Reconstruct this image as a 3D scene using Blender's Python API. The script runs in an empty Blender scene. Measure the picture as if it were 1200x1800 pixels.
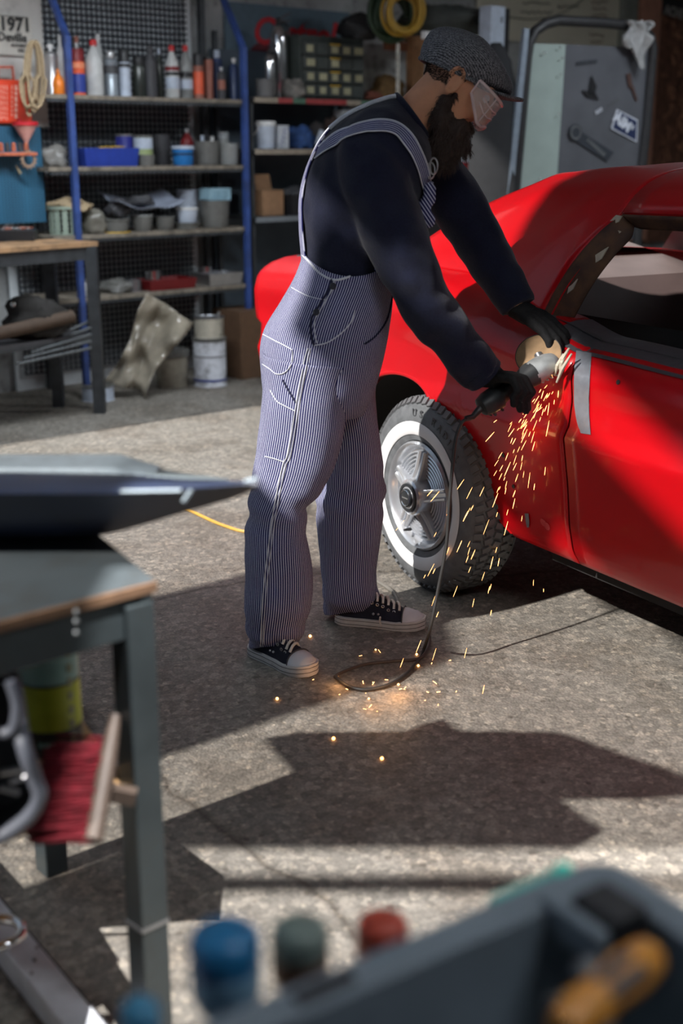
import bpy, bmesh, math, random
from math import sin, cos, pi, radians, sqrt, atan
from mathutils import Vector, Matrix, noise
from mathutils.bvhtree import BVHTree
random.seed(7)
SC = bpy.context.scene
COL = SC.collection
# ---------------------------------------------------------------- camera
CAM_H, FPX, HORIZON = 1.40, 2200.0, 260.0
TH = atan((900 - HORIZON) / FPX); CT, ST = cos(TH), sin(TH)
cam_d = bpy.data.cameras.new('camera'); cam = bpy.data.objects.new('camera', cam_d); COL.objects.link(cam)
cam.location = (0, 0, CAM_H); cam.rotation_euler = (pi / 2 - TH, 0, 0)
cam_d.sensor_fit = 'VERTICAL'; cam_d.sensor_height = 36.0; cam_d.lens = 36.0 * FPX / 1800
cam_d.clip_start = 0.02; cam_d.clip_end = 60
cam_d.dof.use_dof = True; cam_d.dof.focus_distance = 3.65; cam_d.dof.aperture_fstop = 2.0
SC.camera = cam
# ---------------------------------------------------------------- world, sun, exposure
w = bpy.data.worlds.new('world'); SC.world = w; w.use_nodes = True
w.node_tree.nodes['Background'].inputs[0].default_value = (0.62, 0.78, 1.0, 1)
w.node_tree.nodes['Background'].inputs[1].default_value = 0.4
SUN_AZ = Vector((0.78, 0.626)).normalized(); SUN_T = 0.75          # horizontal travel direction, tan(elevation)
sd = bpy.data.lights.new('sun', 'SUN'); sd.energy = 5.8; sd.angle = radians(0.9); sd.color = (1.0, 0.95, 0.90)
sun = bpy.data.objects.new('sun', sd); COL.objects.link(sun)
sun.rotation_euler = Vector((SUN_AZ.x, SUN_AZ.y, -SUN_T)).to_track_quat('-Z', 'Y').to_euler(); sun.location = (-6, -2, 5)
SC.view_settings.view_transform = 'Standard'; SC.view_settings.look = 'None'
SC.view_settings.gamma = 1.0; SC.view_settings.use_curve_mapping = False
SC.view_settings.exposure = 0.25
SC.cycles.use_denoising = True
SC.cycles.sample_clamp_indirect = 4.0
SC.cycles.max_bounces = 6
def area_lamp(name, loc, size, size_y, energy, color, target=None, spread=None):
    d = bpy.data.lights.new(name, 'AREA'); d.shape = 'RECTANGLE'; d.size = size; d.size_y = size_y
    d.energy = energy; d.color = color
    if spread: d.spread = spread
    o = bpy.data.objects.new(name, d); COL.objects.link(o); o.location = loc
    if target is not None:
        o.rotation_euler = (Vector(target) - Vector(loc)).to_track_quat('-Z', 'Y').to_euler()
    return o
# unseen tube lamps added as fill (their fixtures are built with the room)
FILL_TUBES = [(-.95, 5.9, 2.32), (2.5, 6.5, 2.9), (1.25, .6, 2.9)]
for i, (x, y, z_) in enumerate(FILL_TUBES):
    area_lamp('fill_tube_light', (x, y, z_), 1.2, 0.10, (40, 42, 22)[i], (0.86, 0.93, 1.0))
# unseen flood lamp added to brighten the near floor; its box shapes the beam
FLOOD = Vector((0.15, 1.0, 3.3))
fd = bpy.data.lights.new('added_flood_light', 'SPOT'); fd.energy = 1050; fd.spot_size = radians(125); fd.spot_blend = .3; fd.shadow_soft_size = .006; fd.color = (1.0, .97, .95)
fo_ = bpy.data.objects.new('added_flood_light', fd); COL.objects.link(fo_); fo_.location = FLOOD
# ---------------------------------------------------------------- pixel rays (image taken as 1200 x 1800)
def ray(u, v):
    a = (u - 600) / FPX; b = -(v - 900) / FPX
    return Vector((a, CT + b * ST, -ST + b * CT))
EYE = Vector((0, 0, CAM_H))
def P(u, v, y):                       # the point at world depth y
    r = ray(u, v); return EYE + r * (y / r.y)
def G(u, v, z=0.0):                   # the point at height z
    r = ray(u, v); return EYE + r * ((z - CAM_H) / r.z)
def proj(p):
    x, y, z = p[0], p[1], p[2] - CAM_H
    d = y * CT - z * ST
    return 600 + FPX * x / d, 900 - FPX * (y * ST + z * CT) / d, d
# ---------------------------------------------------------------- mesh builder
class MB:
    def __init__(s): s.v = []; s.f = []; s.uv = {}; s.mi = []; s.cur = 0
    def add(s, vs, fs, uvs=None):
        o = len(s.v); s.v += [Vector(p) for p in vs]
        for f in fs: s.f.append([i + o for i in f]); s.mi.append(s.cur)
        if uvs:
            for i, q in enumerate(uvs): s.uv[o + i] = q
        return s
    def box(s, c, d, rot=None):
        c = Vector(c); hx, hy, hz = d[0] / 2, d[1] / 2, d[2] / 2
        vs = [Vector((x, y, z)) for x in (-hx, hx) for y in (-hy, hy) for z in (-hz, hz)]
        if rot is not None: vs = [rot @ q for q in vs]
        return s.add([q + c for q in vs], [(0, 1, 3, 2), (4, 6, 7, 5), (0, 4, 5, 1), (2, 3, 7, 6), (0, 2, 6, 4), (1, 5, 7, 3)])
    def loft(s, rings, closed=True, cap0=True, cap1=True, uvs=None):
        n = len(rings[0]); o = len(s.v)
        for i, r in enumerate(rings):
            for j, p in enumerate(r):
                if uvs: s.uv[len(s.v)] = uvs[i][j]
                s.v.append(Vector(p))
        m = n if closed else n - 1
        for i in range(len(rings) - 1):
            for j in range(m):
                k = (j + 1) % n
                s.f.append([o + i * n + j, o + i * n + k, o + (i + 1) * n + k, o + (i + 1) * n + j]); s.mi.append(s.cur)
        if closed and cap0: s.f.append([o + j for j in reversed(range(n))]); s.mi.append(s.cur)
        if closed and cap1: s.f.append([o + (len(rings) - 1) * n + j for j in range(n)]); s.mi.append(s.cur)
        return s
    def lathe(s, prof, n=20, M=None, cap0=True, cap1=True):
        M = M or Matrix()
        rings = [[M @ Vector((r * cos(2 * pi * j / n), r * sin(2 * pi * j / n), z)) for j in range(n)] for r, z in prof]
        return s.loft(rings, True, cap0, cap1)
    def tube(s, pts, r, n=8, cap=True):
        pts = [Vector(p) for p in pts]; N = len(pts)
        R = r if isinstance(r, (list, tuple)) else [r] * N
        rings = []; up = None
        for i, p in enumerate(pts):
            t = (pts[min(i + 1, N - 1)] - pts[max(i - 1, 0)])
            t = t.normalized() if t.length > 1e-9 else Vector((0, 0, 1))
            if up is None: up = t.orthogonal().normalized()
            up = (up - t * up.dot(t)); up = up.normalized() if up.length > 1e-6 else t.orthogonal().normalized()
            b = t.cross(up)
            rings.append([p + (up * cos(2 * pi * j / n) + b * sin(2 * pi * j / n)) * R[i] for j in range(n)])
        return s.loft(rings, True, cap, cap)
    def ribbon(s, pts, nor, wid, th=0.003):
        """a strap: pts centre line, nor outward normals, wid width"""
        pts = [Vector(p) for p in pts]; N = len(pts); rings = []
        for i, p in enumerate(pts):
            t = (pts[min(i + 1, N - 1)] - pts[max(i - 1, 0)]).normalized()
            nn = Vector(nor[i]).normalized(); sd_ = t.cross(nn).normalized() * wid / 2
            rings.append([p - sd_, p + sd_, p + sd_ + nn * th, p - sd_ + nn * th])
        return s.loft(rings)
    def grid(s, fn, nu, nv):
        vs = [fn(i / nu, j / nv) for i in range(nu + 1) for j in range(nv + 1)]
        fs = [(i * (nv + 1) + j, i * (nv + 1) + j + 1, (i + 1) * (nv + 1) + j + 1, (i + 1) * (nv + 1) + j) for i in range(nu) for j in range(nv)]
        return s.add(vs, fs)
    def prism(s, poly, z0, z1, M=None):
        M = M or Matrix(); n = len(poly)
        vs = [M @ Vector((x, y, z0)) for x, y in poly] + [M @ Vector((x, y, z1)) for x, y in poly]
        return s.add(vs, [list(reversed(range(n))), list(range(n, 2 * n))] + [[i, (i + 1) % n, n + (i + 1) % n, n + i] for i in range(n)])
    def ball(s, c, r, n=12, m=8, M=None):
        r = r if isinstance(r, (list, tuple)) else (r, r, r)
        M = M or Matrix(); c = Vector(c)
        rings = []
        for i in range(m + 1):
            a = -pi / 2 + pi * i / m; k = max(cos(a), 0.02)
            rings.append([c + (M @ Vector((r[0] * k * cos(2 * pi * j / n), r[1] * k * sin(2 * pi * j / n), r[2] * sin(a)))) for j in range(n)])
        return s.loft(rings)
def crom(pts, sub=6):
    """Catmull-Rom through tuples"""
    out = []; n = len(pts)
    for i in range(n - 1):
        p0, p1, p2, p3 = pts[max(i - 1, 0)], pts[i], pts[i + 1], pts[min(i + 2, n - 1)]
        for k in range(sub):
            t = k / sub
            out.append(tuple(0.5 * (2 * b + (c - a) * t + (2 * a - 5 * b + 4 * c - d) * t * t + (3 * b - a - 3 * c + d) * t ** 3) for a, b, c, d in zip(p0, p1, p2, p3)))
    out.append(tuple(pts[-1])); return out
def lerp_tab(tab, x):
    if x <= tab[0][0]: return tab[0][1]
    for (a, b), (c, d) in zip(tab, tab[1:]):
        if x <= c: return b + (d - b) * (x - a) / (c - a)
    return tab[-1][1]
def smooth_tab(tab, x):
    if x <= tab[0][0]: return tab[0][1]
    for (a, b), (c, d) in zip(tab, tab[1:]):
        if x <= c:
            t = (x - a) / (c - a); t = t * t * (3 - 2 * t); return b + (d - b) * t
    return tab[-1][1]
# ---------------------------------------------------------------- objects
BASIS = {}
def basis_of(o):
    M = Matrix()
    while o is not None: M = BASIS.get(o.name, Matrix()) @ M; o = o.parent
    return M
def obj(name, mb, mat, parent=None, smooth=40, local=False, bevel=0, label=None):
    me = bpy.data.meshes.new(name)
    me.from_pydata([tuple(q) for q in mb.v], [], mb.f)
    if mb.uv:
        uvl = me.uv_layers.new(name='UVMap')
        for lp in me.loops: uvl.data[lp.index].uv = mb.uv.get(lp.vertex_index, (0, 0))
    mats = mat if isinstance(mat, (list, tuple)) else [mat]
    for m in mats: me.materials.append(m)
    if len(mats) > 1:
        for p, i in zip(me.polygons, mb.mi): p.material_index = i
    bm = bmesh.new(); bm.from_mesh(me); bmesh.ops.recalc_face_normals(bm, faces=bm.faces); bm.to_mesh(me); bm.free()
    if smooth:
        me.shade_smooth(); me.set_sharp_from_angle(angle=radians(smooth))
    if parent is not None and not local: me.transform(basis_of(parent).inverted())
    o = bpy.data.objects.new(name, me); COL.objects.link(o); o.parent = parent
    if bevel:
        b = o.modifiers.new('bevel', 'BEVEL'); b.width = bevel; b.segments = 2; b.limit_method = 'ANGLE'; b.angle_limit = radians(40)
    if label: o['label'] = label
    return o
def thing(name, label, cat, loc=(0, 0, 0), rotz=0, group=None):
    o = bpy.data.objects.new(name, None); COL.objects.link(o); o.empty_display_size = 0.05
    o.location = loc; o.rotation_euler = (0, 0, rotz)
    BASIS[o.name] = Matrix.Translation(Vector(loc)) @ Matrix.Rotation(rotz, 4, 'Z')
    return tag(o, label, cat, group)
def tag(o, label, cat, group=None):
    o['label'] = label; o['category'] = cat
    if group: o['group'] = group
    return o
def struct(o): o['kind'] = 'structure'; return o
def bvh_of(*mbs):
    vs = []; fs = []
    for m in mbs:
        k = len(vs); vs += m.v; fs += [[i + k for i in f] for f in m.f]
    return BVHTree.FromPolygons(vs, fs)
def hit(bvh, u, v, lift=0.0):
    r = ray(u, v).normalized(); p, n, _, _ = bvh.ray_cast(EYE, r)
    if p is None: return None
    if n.dot(r) > 0: n = -n
    return p + n * lift, n
def surf_line(bvh, px, lift=0.002, sub=6):
    out = []
    for u, v in (crom(px, sub) if sub > 1 else px):
        h = hit(bvh, u, v, lift)
        if h: out.append(h)
    return out
def text_mb(body, size, depth=0.002, M=None, font_shear=0.0, bold=0.0, align='CENTER'):
    cu = bpy.data.curves.new('t', 'FONT'); cu.body = body; cu.size = size; cu.extrude = depth / 2; cu.shear = font_shear; cu.offset = bold
    cu.align_x = align; cu.align_y = 'CENTER'; cu.resolution_u = 3
    o = bpy.data.objects.new('t', cu); COL.objects.link(o)
    dg = bpy.context.evaluated_depsgraph_get(); me = bpy.data.meshes.new_from_object(o.evaluated_get(dg))
    mb = MB(); M = M or Matrix()
    mb.add([M @ q.co for q in me.vertices], [list(p.vertices) for p in me.polygons])
    bpy.data.objects.remove(o); bpy.data.curves.remove(cu); bpy.data.meshes.remove(me)
    return mb
def frame(o, x, y):                     # matrix with given origin, x and y axes
    x = Vector(x).normalized(); y = Vector(y); y = (y - x * y.dot(x)).normalized(); z = x.cross(y)
    M = Matrix((x, y, z)).transposed().to_4x4(); M.translation = Vector(o); return M
def remeshed(mb, voxel, smooth_it=2):
    me = bpy.data.meshes.new('r'); me.from_pydata([tuple(q) for q in mb.v], [], mb.f)
    bm = bmesh.new(); bm.from_mesh(me); bmesh.ops.recalc_face_normals(bm, faces=bm.faces); bm.to_mesh(me); bm.free()
    o = bpy.data.objects.new('r', me); COL.objects.link(o)
    m = o.modifiers.new('r', 'REMESH'); m.mode = 'VOXEL'; m.voxel_size = voxel
    if smooth_it:
        s_ = o.modifiers.new('s', 'SMOOTH'); s_.iterations = smooth_it; s_.factor = 0.5
    dg = bpy.context.evaluated_depsgraph_get(); e = o.evaluated_get(dg); m2 = e.to_mesh()
    out = MB().add([q.co.copy() for q in m2.vertices], [list(p.vertices) for p in m2.polygons]); e.to_mesh_clear()
    bpy.data.objects.remove(o); bpy.data.meshes.remove(me)
    return out
# ---------------------------------------------------------------- materials
MATS = {}
def M(name, col=(.5, .5, .5), rough=.6, metal=0., var=.12, scale=25., bump=.0, spec=.5, col2=None, coat=0., alpha=1., trans=0., emit=0., dirt=0., sheen=0.):
    if name in MATS: return MATS[name]
    m = bpy.data.materials.new(name); m.use_nodes = True; nt = m.node_tree; N = nt.nodes; L = nt.links
    b = N['Principled BSDF']
    b.inputs['Roughness'].default_value = rough; b.inputs['Metallic'].default_value = metal
    b.inputs['Specular IOR Level'].default_value = spec
    if coat: b.inputs['Coat Weight'].default_value = coat; b.inputs['Coat Roughness'].default_value = 0.06
    if alpha < 1: b.inputs['Alpha'].default_value = alpha
    if trans: b.inputs['Transmission Weight'].default_value = trans; b.inputs['IOR'].default_value = 1.25
    if sheen: b.inputs['Sheen Weight'].default_value = sheen
    tc = N.new('ShaderNodeTexCoord'); nz = N.new('ShaderNodeTexNoise'); nz.inputs['Scale'].default_value = scale; nz.inputs['Detail'].default_value = 5
    L.new(tc.outputs['Object'], nz.inputs['Vector'])
    rp = N.new('ShaderNodeValToRGB'); rp.color_ramp.elements[0].position = .3; rp.color_ramp.elements[1].position = .7
    c2 = col2 or tuple(min(1, c * (1 + var)) for c in col); c1 = tuple(c * (1 - var) for c in col)
    if col2: c1 = col
    rp.color_ramp.elements[0].color = (*c1, 1); rp.color_ramp.elements[1].color = (*c2, 1)
    L.new(nz.outputs['Fac'], rp.inputs['Fac'])
    out = rp.outputs['Color']
    if dirt:
        n2 = N.new('ShaderNodeTexNoise'); n2.inputs['Scale'].default_value = 9; n2.inputs['Detail'].default_value = 8; n2.inputs['Roughness'].default_value = .7
        L.new(tc.outputs['Object'], n2.inputs['Vector'])
        r2 = N.new('ShaderNodeValToRGB'); r2.color_ramp.elements[0].position = .5; r2.color_ramp.elements[1].position = .66
        r2.color_ramp.elements[1].color = (dirt, dirt, dirt, 1); r2.color_ramp.elements[0].color = (0, 0, 0, 1)
        mx = N.new('ShaderNodeMix'); mx.data_type = 'RGBA'; L.new(r2.outputs['Color'], mx.inputs[0]); L.new(n2.outputs['Fac'], r2.inputs['Fac'])
        L.new(out, mx.inputs[6]); mx.inputs[7].default_value = (.035, .028, .02, 1); out = mx.outputs[2]
    L.new(out, b.inputs['Base Color'])
    if bump:
        bp = N.new('ShaderNodeBump'); bp.inputs['Strength'].default_value = bump; bp.inputs['Distance'].default_value = .004
        L.new(nz.outputs['Fac'], bp.inputs['Height']); L.new(bp.outputs['Normal'], b.inputs['Normal'])
    if emit:
        b.inputs['Emission Color'].default_value = (*col, 1); b.inputs['Emission Strength'].default_value = emit
    MATS[name] = m; return m
# ================================================================ ROOM
WV = Vector((0.743, 0.669, 0)); WB = Vector((-0.669, 0.743, 0)); S0 = Vector((-0.61, 7.95, 0)); WANG = math.atan2(0.669, 0.743)
def SP(u, z, back=0.0):               # a point on the shelf line (parallel to the back wall) seen at column u
    k = (u - 600) / FPX; o = S0 + WB * back
    t = (k * (o.y * CT - (z - CAM_H) * ST) - o.x) / (WV.x - k * WV.y * CT)
    p = o + WV * t; return Vector((p.x, p.y, z))
def ST_(t, back, z): p = S0 + WV * t + WB * back; return Vector((p.x, p.y, z))
def vz(p, v):                         # height of the point above/below p that appears at row v
    r = (900 - v) / FPX; y = p.y      # (y*ST + z*CT)/(y*CT - z*ST) = r
    return CAM_H + (r * y * CT - y * ST) / (CT + r * ST)
RW = Matrix.Rotation(WANG, 3, 'Z')
def floor_material():
    m = bpy.data.materials.new('worn_concrete'); m.use_nodes = True; nt = m.node_tree; N = nt.nodes; L = nt.links; b = N['Principled BSDF']
    tc = N.new('ShaderNodeTexCoord')
    def nz(s, d=6, r=.6):
        n = N.new('ShaderNodeTexNoise'); n.inputs['Scale'].default_value = s; n.inputs['Detail'].default_value = d; n.inputs['Roughness'].default_value = r
        L.new(tc.outputs['Object'], n.inputs['Vector']); return n.outputs['Fac']
    def ramp(src, stops):
        r = N.new('ShaderNodeValToRGB'); e = r.color_ramp.elements
        while len(e) < len(stops): e.new(.5)
        for q, (p_, c) in zip(e, stops): q.position = p_; q.color = (*c, 1)
        L.new(src, r.inputs['Fac']); return r.outputs['Color']
    def mix(a, b_, f, typ='MIX'):
        x = N.new('ShaderNodeMix'); x.data_type = 'RGBA'; x.blend_type = typ
        if isinstance(f, float): x.inputs[0].default_value = f
        else: L.new(f, x.inputs[0])
        L.new(a, x.inputs[6]); L.new(b_, x.inputs[7]); return x.outputs[2]
    base = ramp(nz(1.3, 8, .65), [(.3, (.20, .185, .16)), (.55, (.27, .25, .22)), (.75, (.33, .305, .27))])
    vo = N.new('ShaderNodeTexVoronoi'); vo.inputs['Scale'].default_value = 55; L.new(tc.outputs['Object'], vo.inputs['Vector'])
    chips = ramp(vo.outputs['Color'], [(.0, (.55, .55, .55)), (.55, (.95, .95, .95)), (.62, (1.0, 1.0, 1.0)), (.9, (1.5, 1.45, 1.4))])
    c = mix(base, chips, .8, 'MULTIPLY')
    v2 = N.new('ShaderNodeTexVoronoi'); v2.inputs['Scale'].default_value = 130; L.new(tc.outputs['Object'], v2.inputs['Vector'])
    c = mix(c, ramp(v2.outputs['Distance'], [(.0, (1.25, 1.22, 1.18)), (.35, (1, 1, 1)), (.8, (.62, .62, .62))]), .6, 'MULTIPLY')
    def mth(op, a, k):
        x = N.new('ShaderNodeMath'); x.operation = op; L.new(a, x.inputs[0]); x.inputs[1].default_value = k; return x.outputs[0]
    for sc_, dk, thr, colr in ((42, .30, .66, (1.55, 1.5, 1.42)), (70, .34, .60, (1.38, 1.36, 1.3)), (30, .22, .80, (.55, .52, .5))):
        vp = N.new('ShaderNodeTexVoronoi'); vp.inputs['Scale'].default_value = sc_; L.new(tc.outputs['Object'], vp.inputs['Vector'])
        sp = N.new('ShaderNodeSeparateColor'); L.new(vp.outputs['Color'], sp.inputs[0])
        mk_ = N.new('ShaderNodeMath'); mk_.operation = 'MULTIPLY'; L.new(mth('LESS_THAN', vp.outputs['Distance'], dk), mk_.inputs[0]); L.new(mth('GREATER_THAN', sp.outputs[0], thr), mk_.inputs[1])
        pb = N.new('ShaderNodeRGB'); pb.outputs[0].default_value = (*colr, 1); c = mix(c, pb.outputs[0], mth('MULTIPLY', mk_.outputs[0], .75), 'MULTIPLY')
    stain = ramp(nz(2.6, 7, .7), [(.46, (1, 1, 1)), (.58, (.6, .56, .52)), (.72, (.38, .34, .31))])
    c = mix(c, stain, .65, 'MULTIPLY')
    wv = N.new('ShaderNodeTexVoronoi'); wv.feature = 'DISTANCE_TO_EDGE'; wv.inputs['Scale'].default_value = .42
    wn = N.new('ShaderNodeMapping'); nzv = N.new('ShaderNodeTexNoise'); nzv.inputs['Scale'].default_value = 4
    L.new(tc.outputs['Object'], nzv.inputs['Vector'])
    ad = N.new('ShaderNodeMix'); ad.data_type = 'RGBA'; ad.blend_type = 'ADD'; ad.inputs[0].default_value = .12
    L.new(tc.outputs['Object'], ad.inputs[6]); L.new(nzv.outputs['Color'], ad.inputs[7]); L.new(ad.outputs[2], wv.inputs['Vector'])
    crack = ramp(wv.outputs['Distance'], [(.0, (.35, .32, .3)), (.006, (1, 1, 1))])
    c = mix(c, crack, .8, 'MULTIPLY')
    L.new(c, b.inputs['Base Color'])
    b.inputs['Roughness'].default_value = .62; b.inputs['Specular IOR Level'].default_value = .35
    bp = N.new('ShaderNodeBump'); bp.inputs['Strength'].default_value = .28; bp.inputs['Distance'].default_value = .006
    hm = N.new('ShaderNodeMath'); hm.operation = 'ADD'; L.new(nz(38, 6, .65), hm.inputs[0]); L.new(v2.outputs['Distance'], hm.inputs[1])
    L.new(hm.outputs[0], bp.inputs['Height']); L.new(bp.outputs['Normal'], b.inputs['Normal'])
    return m
struct(obj('floor', MB().box((0.3, 5.0, -0.05), (7.9, 16.4, 0.1)), floor_material(), smooth=0))
plaster = M('old_plaster', (.38, .39, .385), .9, var=.25, scale=3, dirt=.5)
plaster_w = M('white_plaster', (.62, .60, .56), .9, var=.1, scale=4, dirt=.25)
mid = ST_(1.85, 0.56, 2.45)
struct(obj('wall_back', MB().box(mid, (11.4, 0.10, 4.9), RW), plaster, smooth=0))
# left wall: a wide glazed workshop opening lets the low sun in
wl = MB(); LX = -2.4                    # three bays; their heads and crossbars are shaped to block the sun
HT = 4.9
for y0, y1, z0, z1 in ((-3.2, -.6, 0, HT), (5.4, 7.2, 0, HT), (-.6, 5.4, 0, .45), (-.6, 1.08, 3.9, HT), (1.08, 1.42, 3.66, HT), (1.0, 1.36, 3.23, 3.52), (-.6, 1.0, 3.38, 3.60), (1.42, 5.4, 4.65, HT)):
    wl.box((LX - .06, (y0 + y1) / 2, (z0 + z1) / 2), (.12, y1 - y0, z1 - z0))
struct(obj('wall_left', wl, plaster, smooth=0))
struct(obj('wall_right', MB().box((4.25, 5.0, 2.45), (.1, 16.4, 4.9)), plaster, smooth=0))
struct(obj('wall_front', MB().box((.89, -3.15, 2.45), (6.82, .1, 4.9)), plaster, smooth=0))
struct(obj('ceiling', MB().box((.89, 5.0, 4.95), (6.82, 16.4, .1)), M('ceiling_grey', (.4, .4, .4), .9), smooth=0))
tubem = M('fill_lamp_tube', (.9, .95, 1.0), emit=1.6); whitem = M('added_lamp_housing', (.7, .7, .7), .5)  # glowing tubes and housings of the added fill lamps
for i, (x, y, z_) in enumerate(FILL_TUBES):
    t = thing('fill_lamp', ('added unseen fill lamp hanging over the long shelves', 'added unseen fill lamp hanging beyond the red car', 'added unseen fill lamp hanging over the near floor')[i], 'lamp', (x, y, z_ + .02), 0, 'added fill lamps')
    obj('housing', MB().box((0, 0, .05), (1.3, .16, .06)), whitem, t, 0, True)
    if i == 0: obj('block_skirt', MB().box((0, -.11, -.03), (1.34, .012, .20)).box((.68, 0, -.03), (.012, .22, .20)), whitem, t, 0, True)  # plates added to keep this lamp's light off the car
    for k in (-.04, .04): obj('tube', MB().tube([(-.6, k, .002 + .015), (.6, k, .002 + .015)], .013), tubem, t, 40, True)
    for k in (-.5, .5): obj('rod', MB().tube([(k, 0, .08), (k, 0, 4.88 - z_)], .006, 6), whitem, t, 40, True)
fl_ = thing('added_flood_lamp', 'added unseen flood lamp, boxed in to shape light on the near floor', 'lamp', (FLOOD.x, FLOOD.y, 2.7))
fy = FLOOD.y + 1.30 * .6 / 3.3
for nm, c, sz in (('block_plate', (FLOOD.x, fy + .006, 3.06), (.96, .012, .72)), ('block_plate', (.026, 1.16, 3.06), (.012, .16, .72)), ('block_plate', (FLOOD.x + .48, 1.0, 3.06), (.012, .5, .72)), ('block_plate', (FLOOD.x, .75, 3.06), (.96, .012, .72)), ('block_floor', (FLOOD.x, .915, 2.705), (.96, .33, .01)), ('block_plate', (-.33, 1.0, 3.06), (.012, .5, .72)), ('block_floor', (-.15, 1.16, 2.705), (.36, .16, .01)), ('block_top', (FLOOD.x, 1.0, 3.43), (.98, .52, .02)), ('shadow_bar', (FLOOD.x, FLOOD.y + 1.165 * .6 / 3.3, 2.705), (.95, .009, .009)), ('hanger', (FLOOD.x, .85, 4.17), (.04, .04, 1.46))):
    obj(nm, MB().box(c, sz), whitem, fl_, 0)  # plates and bar placed to cut the beam straight and cast a bar shadow
# ================================================================ SHELVING UNIT (blue posts)
blue = M('blue_paint', (.035, .075, .26), .45, var=.3, scale=12, dirt=.3)
steel_d = M('dark_steel', (.055, .06, .065), .5, .4, var=.3, scale=15)
ply = M('grey_ply', (.22, .19, .15), .8, var=.3, scale=30, dirt=.6)
LV = (1.68, 1.30, 0.93, 0.58)
uL, uR = 126, 436
su = thing('shelving_unit', 'blue steel shelving unit with wire mesh back holding bottles and tubs', 'shelf', (ST_(-.62, .2, 0).x, ST_(-.62, .2, 0).y, 0), WANG)
tL = -1.167; tR = 0.03; tB = -1.31; DEP = 0.40
def bar(a, b, wdt, mb=None):
    mb = mb or MB(); a = Vector(a); b = Vector(b); d = b - a; L_ = d.length; z = d.normalized()
    x = WV.copy(); x = (x - z * x.dot(z)).normalized(); y = z.cross(x)
    R = Matrix((x, y, z)).transposed(); return mb.box((a + b) / 2, (wdt, wdt, L_), R)
for t in (tL, tR):
    p = bar(ST_(t, 0, 0), ST_(t, 0, 1.98), .035)
    bar(ST_(t, 0, 1.975), ST_(t, .34, 2.50), .032, p)
    obj('front_post', p, blue, su, 0, bevel=.003)
    obj('rear_post', bar(ST_(t, DEP + .02, 0), ST_(t, DEP + .02, 2.5), .035), steel_d, su, 0)
for z in LV:
    obj('shelf_board', MB().box(ST_((tB + tR) / 2, DEP / 2, z - .012), (tR - tB + .03, DEP, .022), RW), ply, su, 0)
    obj('shelf_rail', MB().box(ST_((tB + tR) / 2, .012, z - .030), (tR - tB, .016, .022), RW), steel_d, su, 0)
wm = MB(); tm0, tm1, zm0, zm1 = tB + .0, -.06, .10, 2.55
n = int((tm1 - tm0) / .034)
for i in range(n + 1): wm.box(ST_(tm0 + i * .034, DEP + .045, (zm0 + zm1) / 2), (.010, .006, zm1 - zm0), RW)
for i in range(int((zm1 - zm0) / .034) + 1): wm.box(ST_((tm0 + tm1) / 2, DEP + .045, zm0 + i * .034), (tm1 - tm0, .006, .010), RW)
wmo = obj('wire_mesh', wm, M('mesh_steel', (.03, .035, .045), .5, .3), su, 0); wmo['kind'] = 'stuff'
obj('backing_board', MB().box(ST_((tm0 + tm1) / 2, DEP + .085, 1.3), (tm1 - tm0 + .1, .02, 2.6), RW), M('pale_backing', (.72, .76, .78), .8, var=.12, scale=6, dirt=.15), su, 0)
# second unit, grey, to the right
U2 = (1.70, 1.395, 0.985)
su2 = thing('shelving_unit', 'dark grey steel shelving unit with taped shelf edges behind the man', 'shelf', (ST_(.6, .2, 0).x, ST_(.6, .2, 0).y, 0), WANG)
t2a, t2b = .10, 1.15
stk = [M('edge_tape_red', (.35, .05, .05), .5), M('edge_tape_green', (.08, .16, .11), .5), M('edge_tape_cream', (.33, .28, .22), .5)]
for z in U2:
    obj('shelf_board', MB().box(ST_((t2a + t2b) / 2, DEP / 2, z - .012), (t2b - t2a, DEP, .022), RW), steel_d, su2, 0)
    x = t2a; random.seed(int(z * 100))
    if z > 1.2:
        while x < t2b - .05:
            L_ = random.uniform(.07, .22); L_ = min(L_, t2b - x)
            obj('edge_tape', MB().box(ST_(x + L_ / 2, -.006, z - .018), (L_ - .004, .006, .03), RW), random.choice(stk), su2, 0); x += L_
    else: obj('shelf_rail', MB().box(ST_((t2a + t2b) / 2, -.004, z - .018), (t2b - t2a, .01, .03), RW), M('rail_grey', (.2, .22, .24), .5), su2, 0)
for t in (t2a + .0, t2b): 
    obj('post', bar(ST_(t, .38, 0), ST_(t, .38, 2.1), .03), steel_d, su2, 0)
    obj('front_post', bar(ST_(t, .03, 0), ST_(t, .03, 1.70), .022), steel_d, su2, 0)
obj('back_panel', MB().box(ST_((t2a + t2b) / 2, DEP + .04, 1.0), (t2b - t2a, .015, 2.0), RW), M('slate_panel', (.075, .10, .125), .6, var=.2, scale=5), su2, 0)
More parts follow.
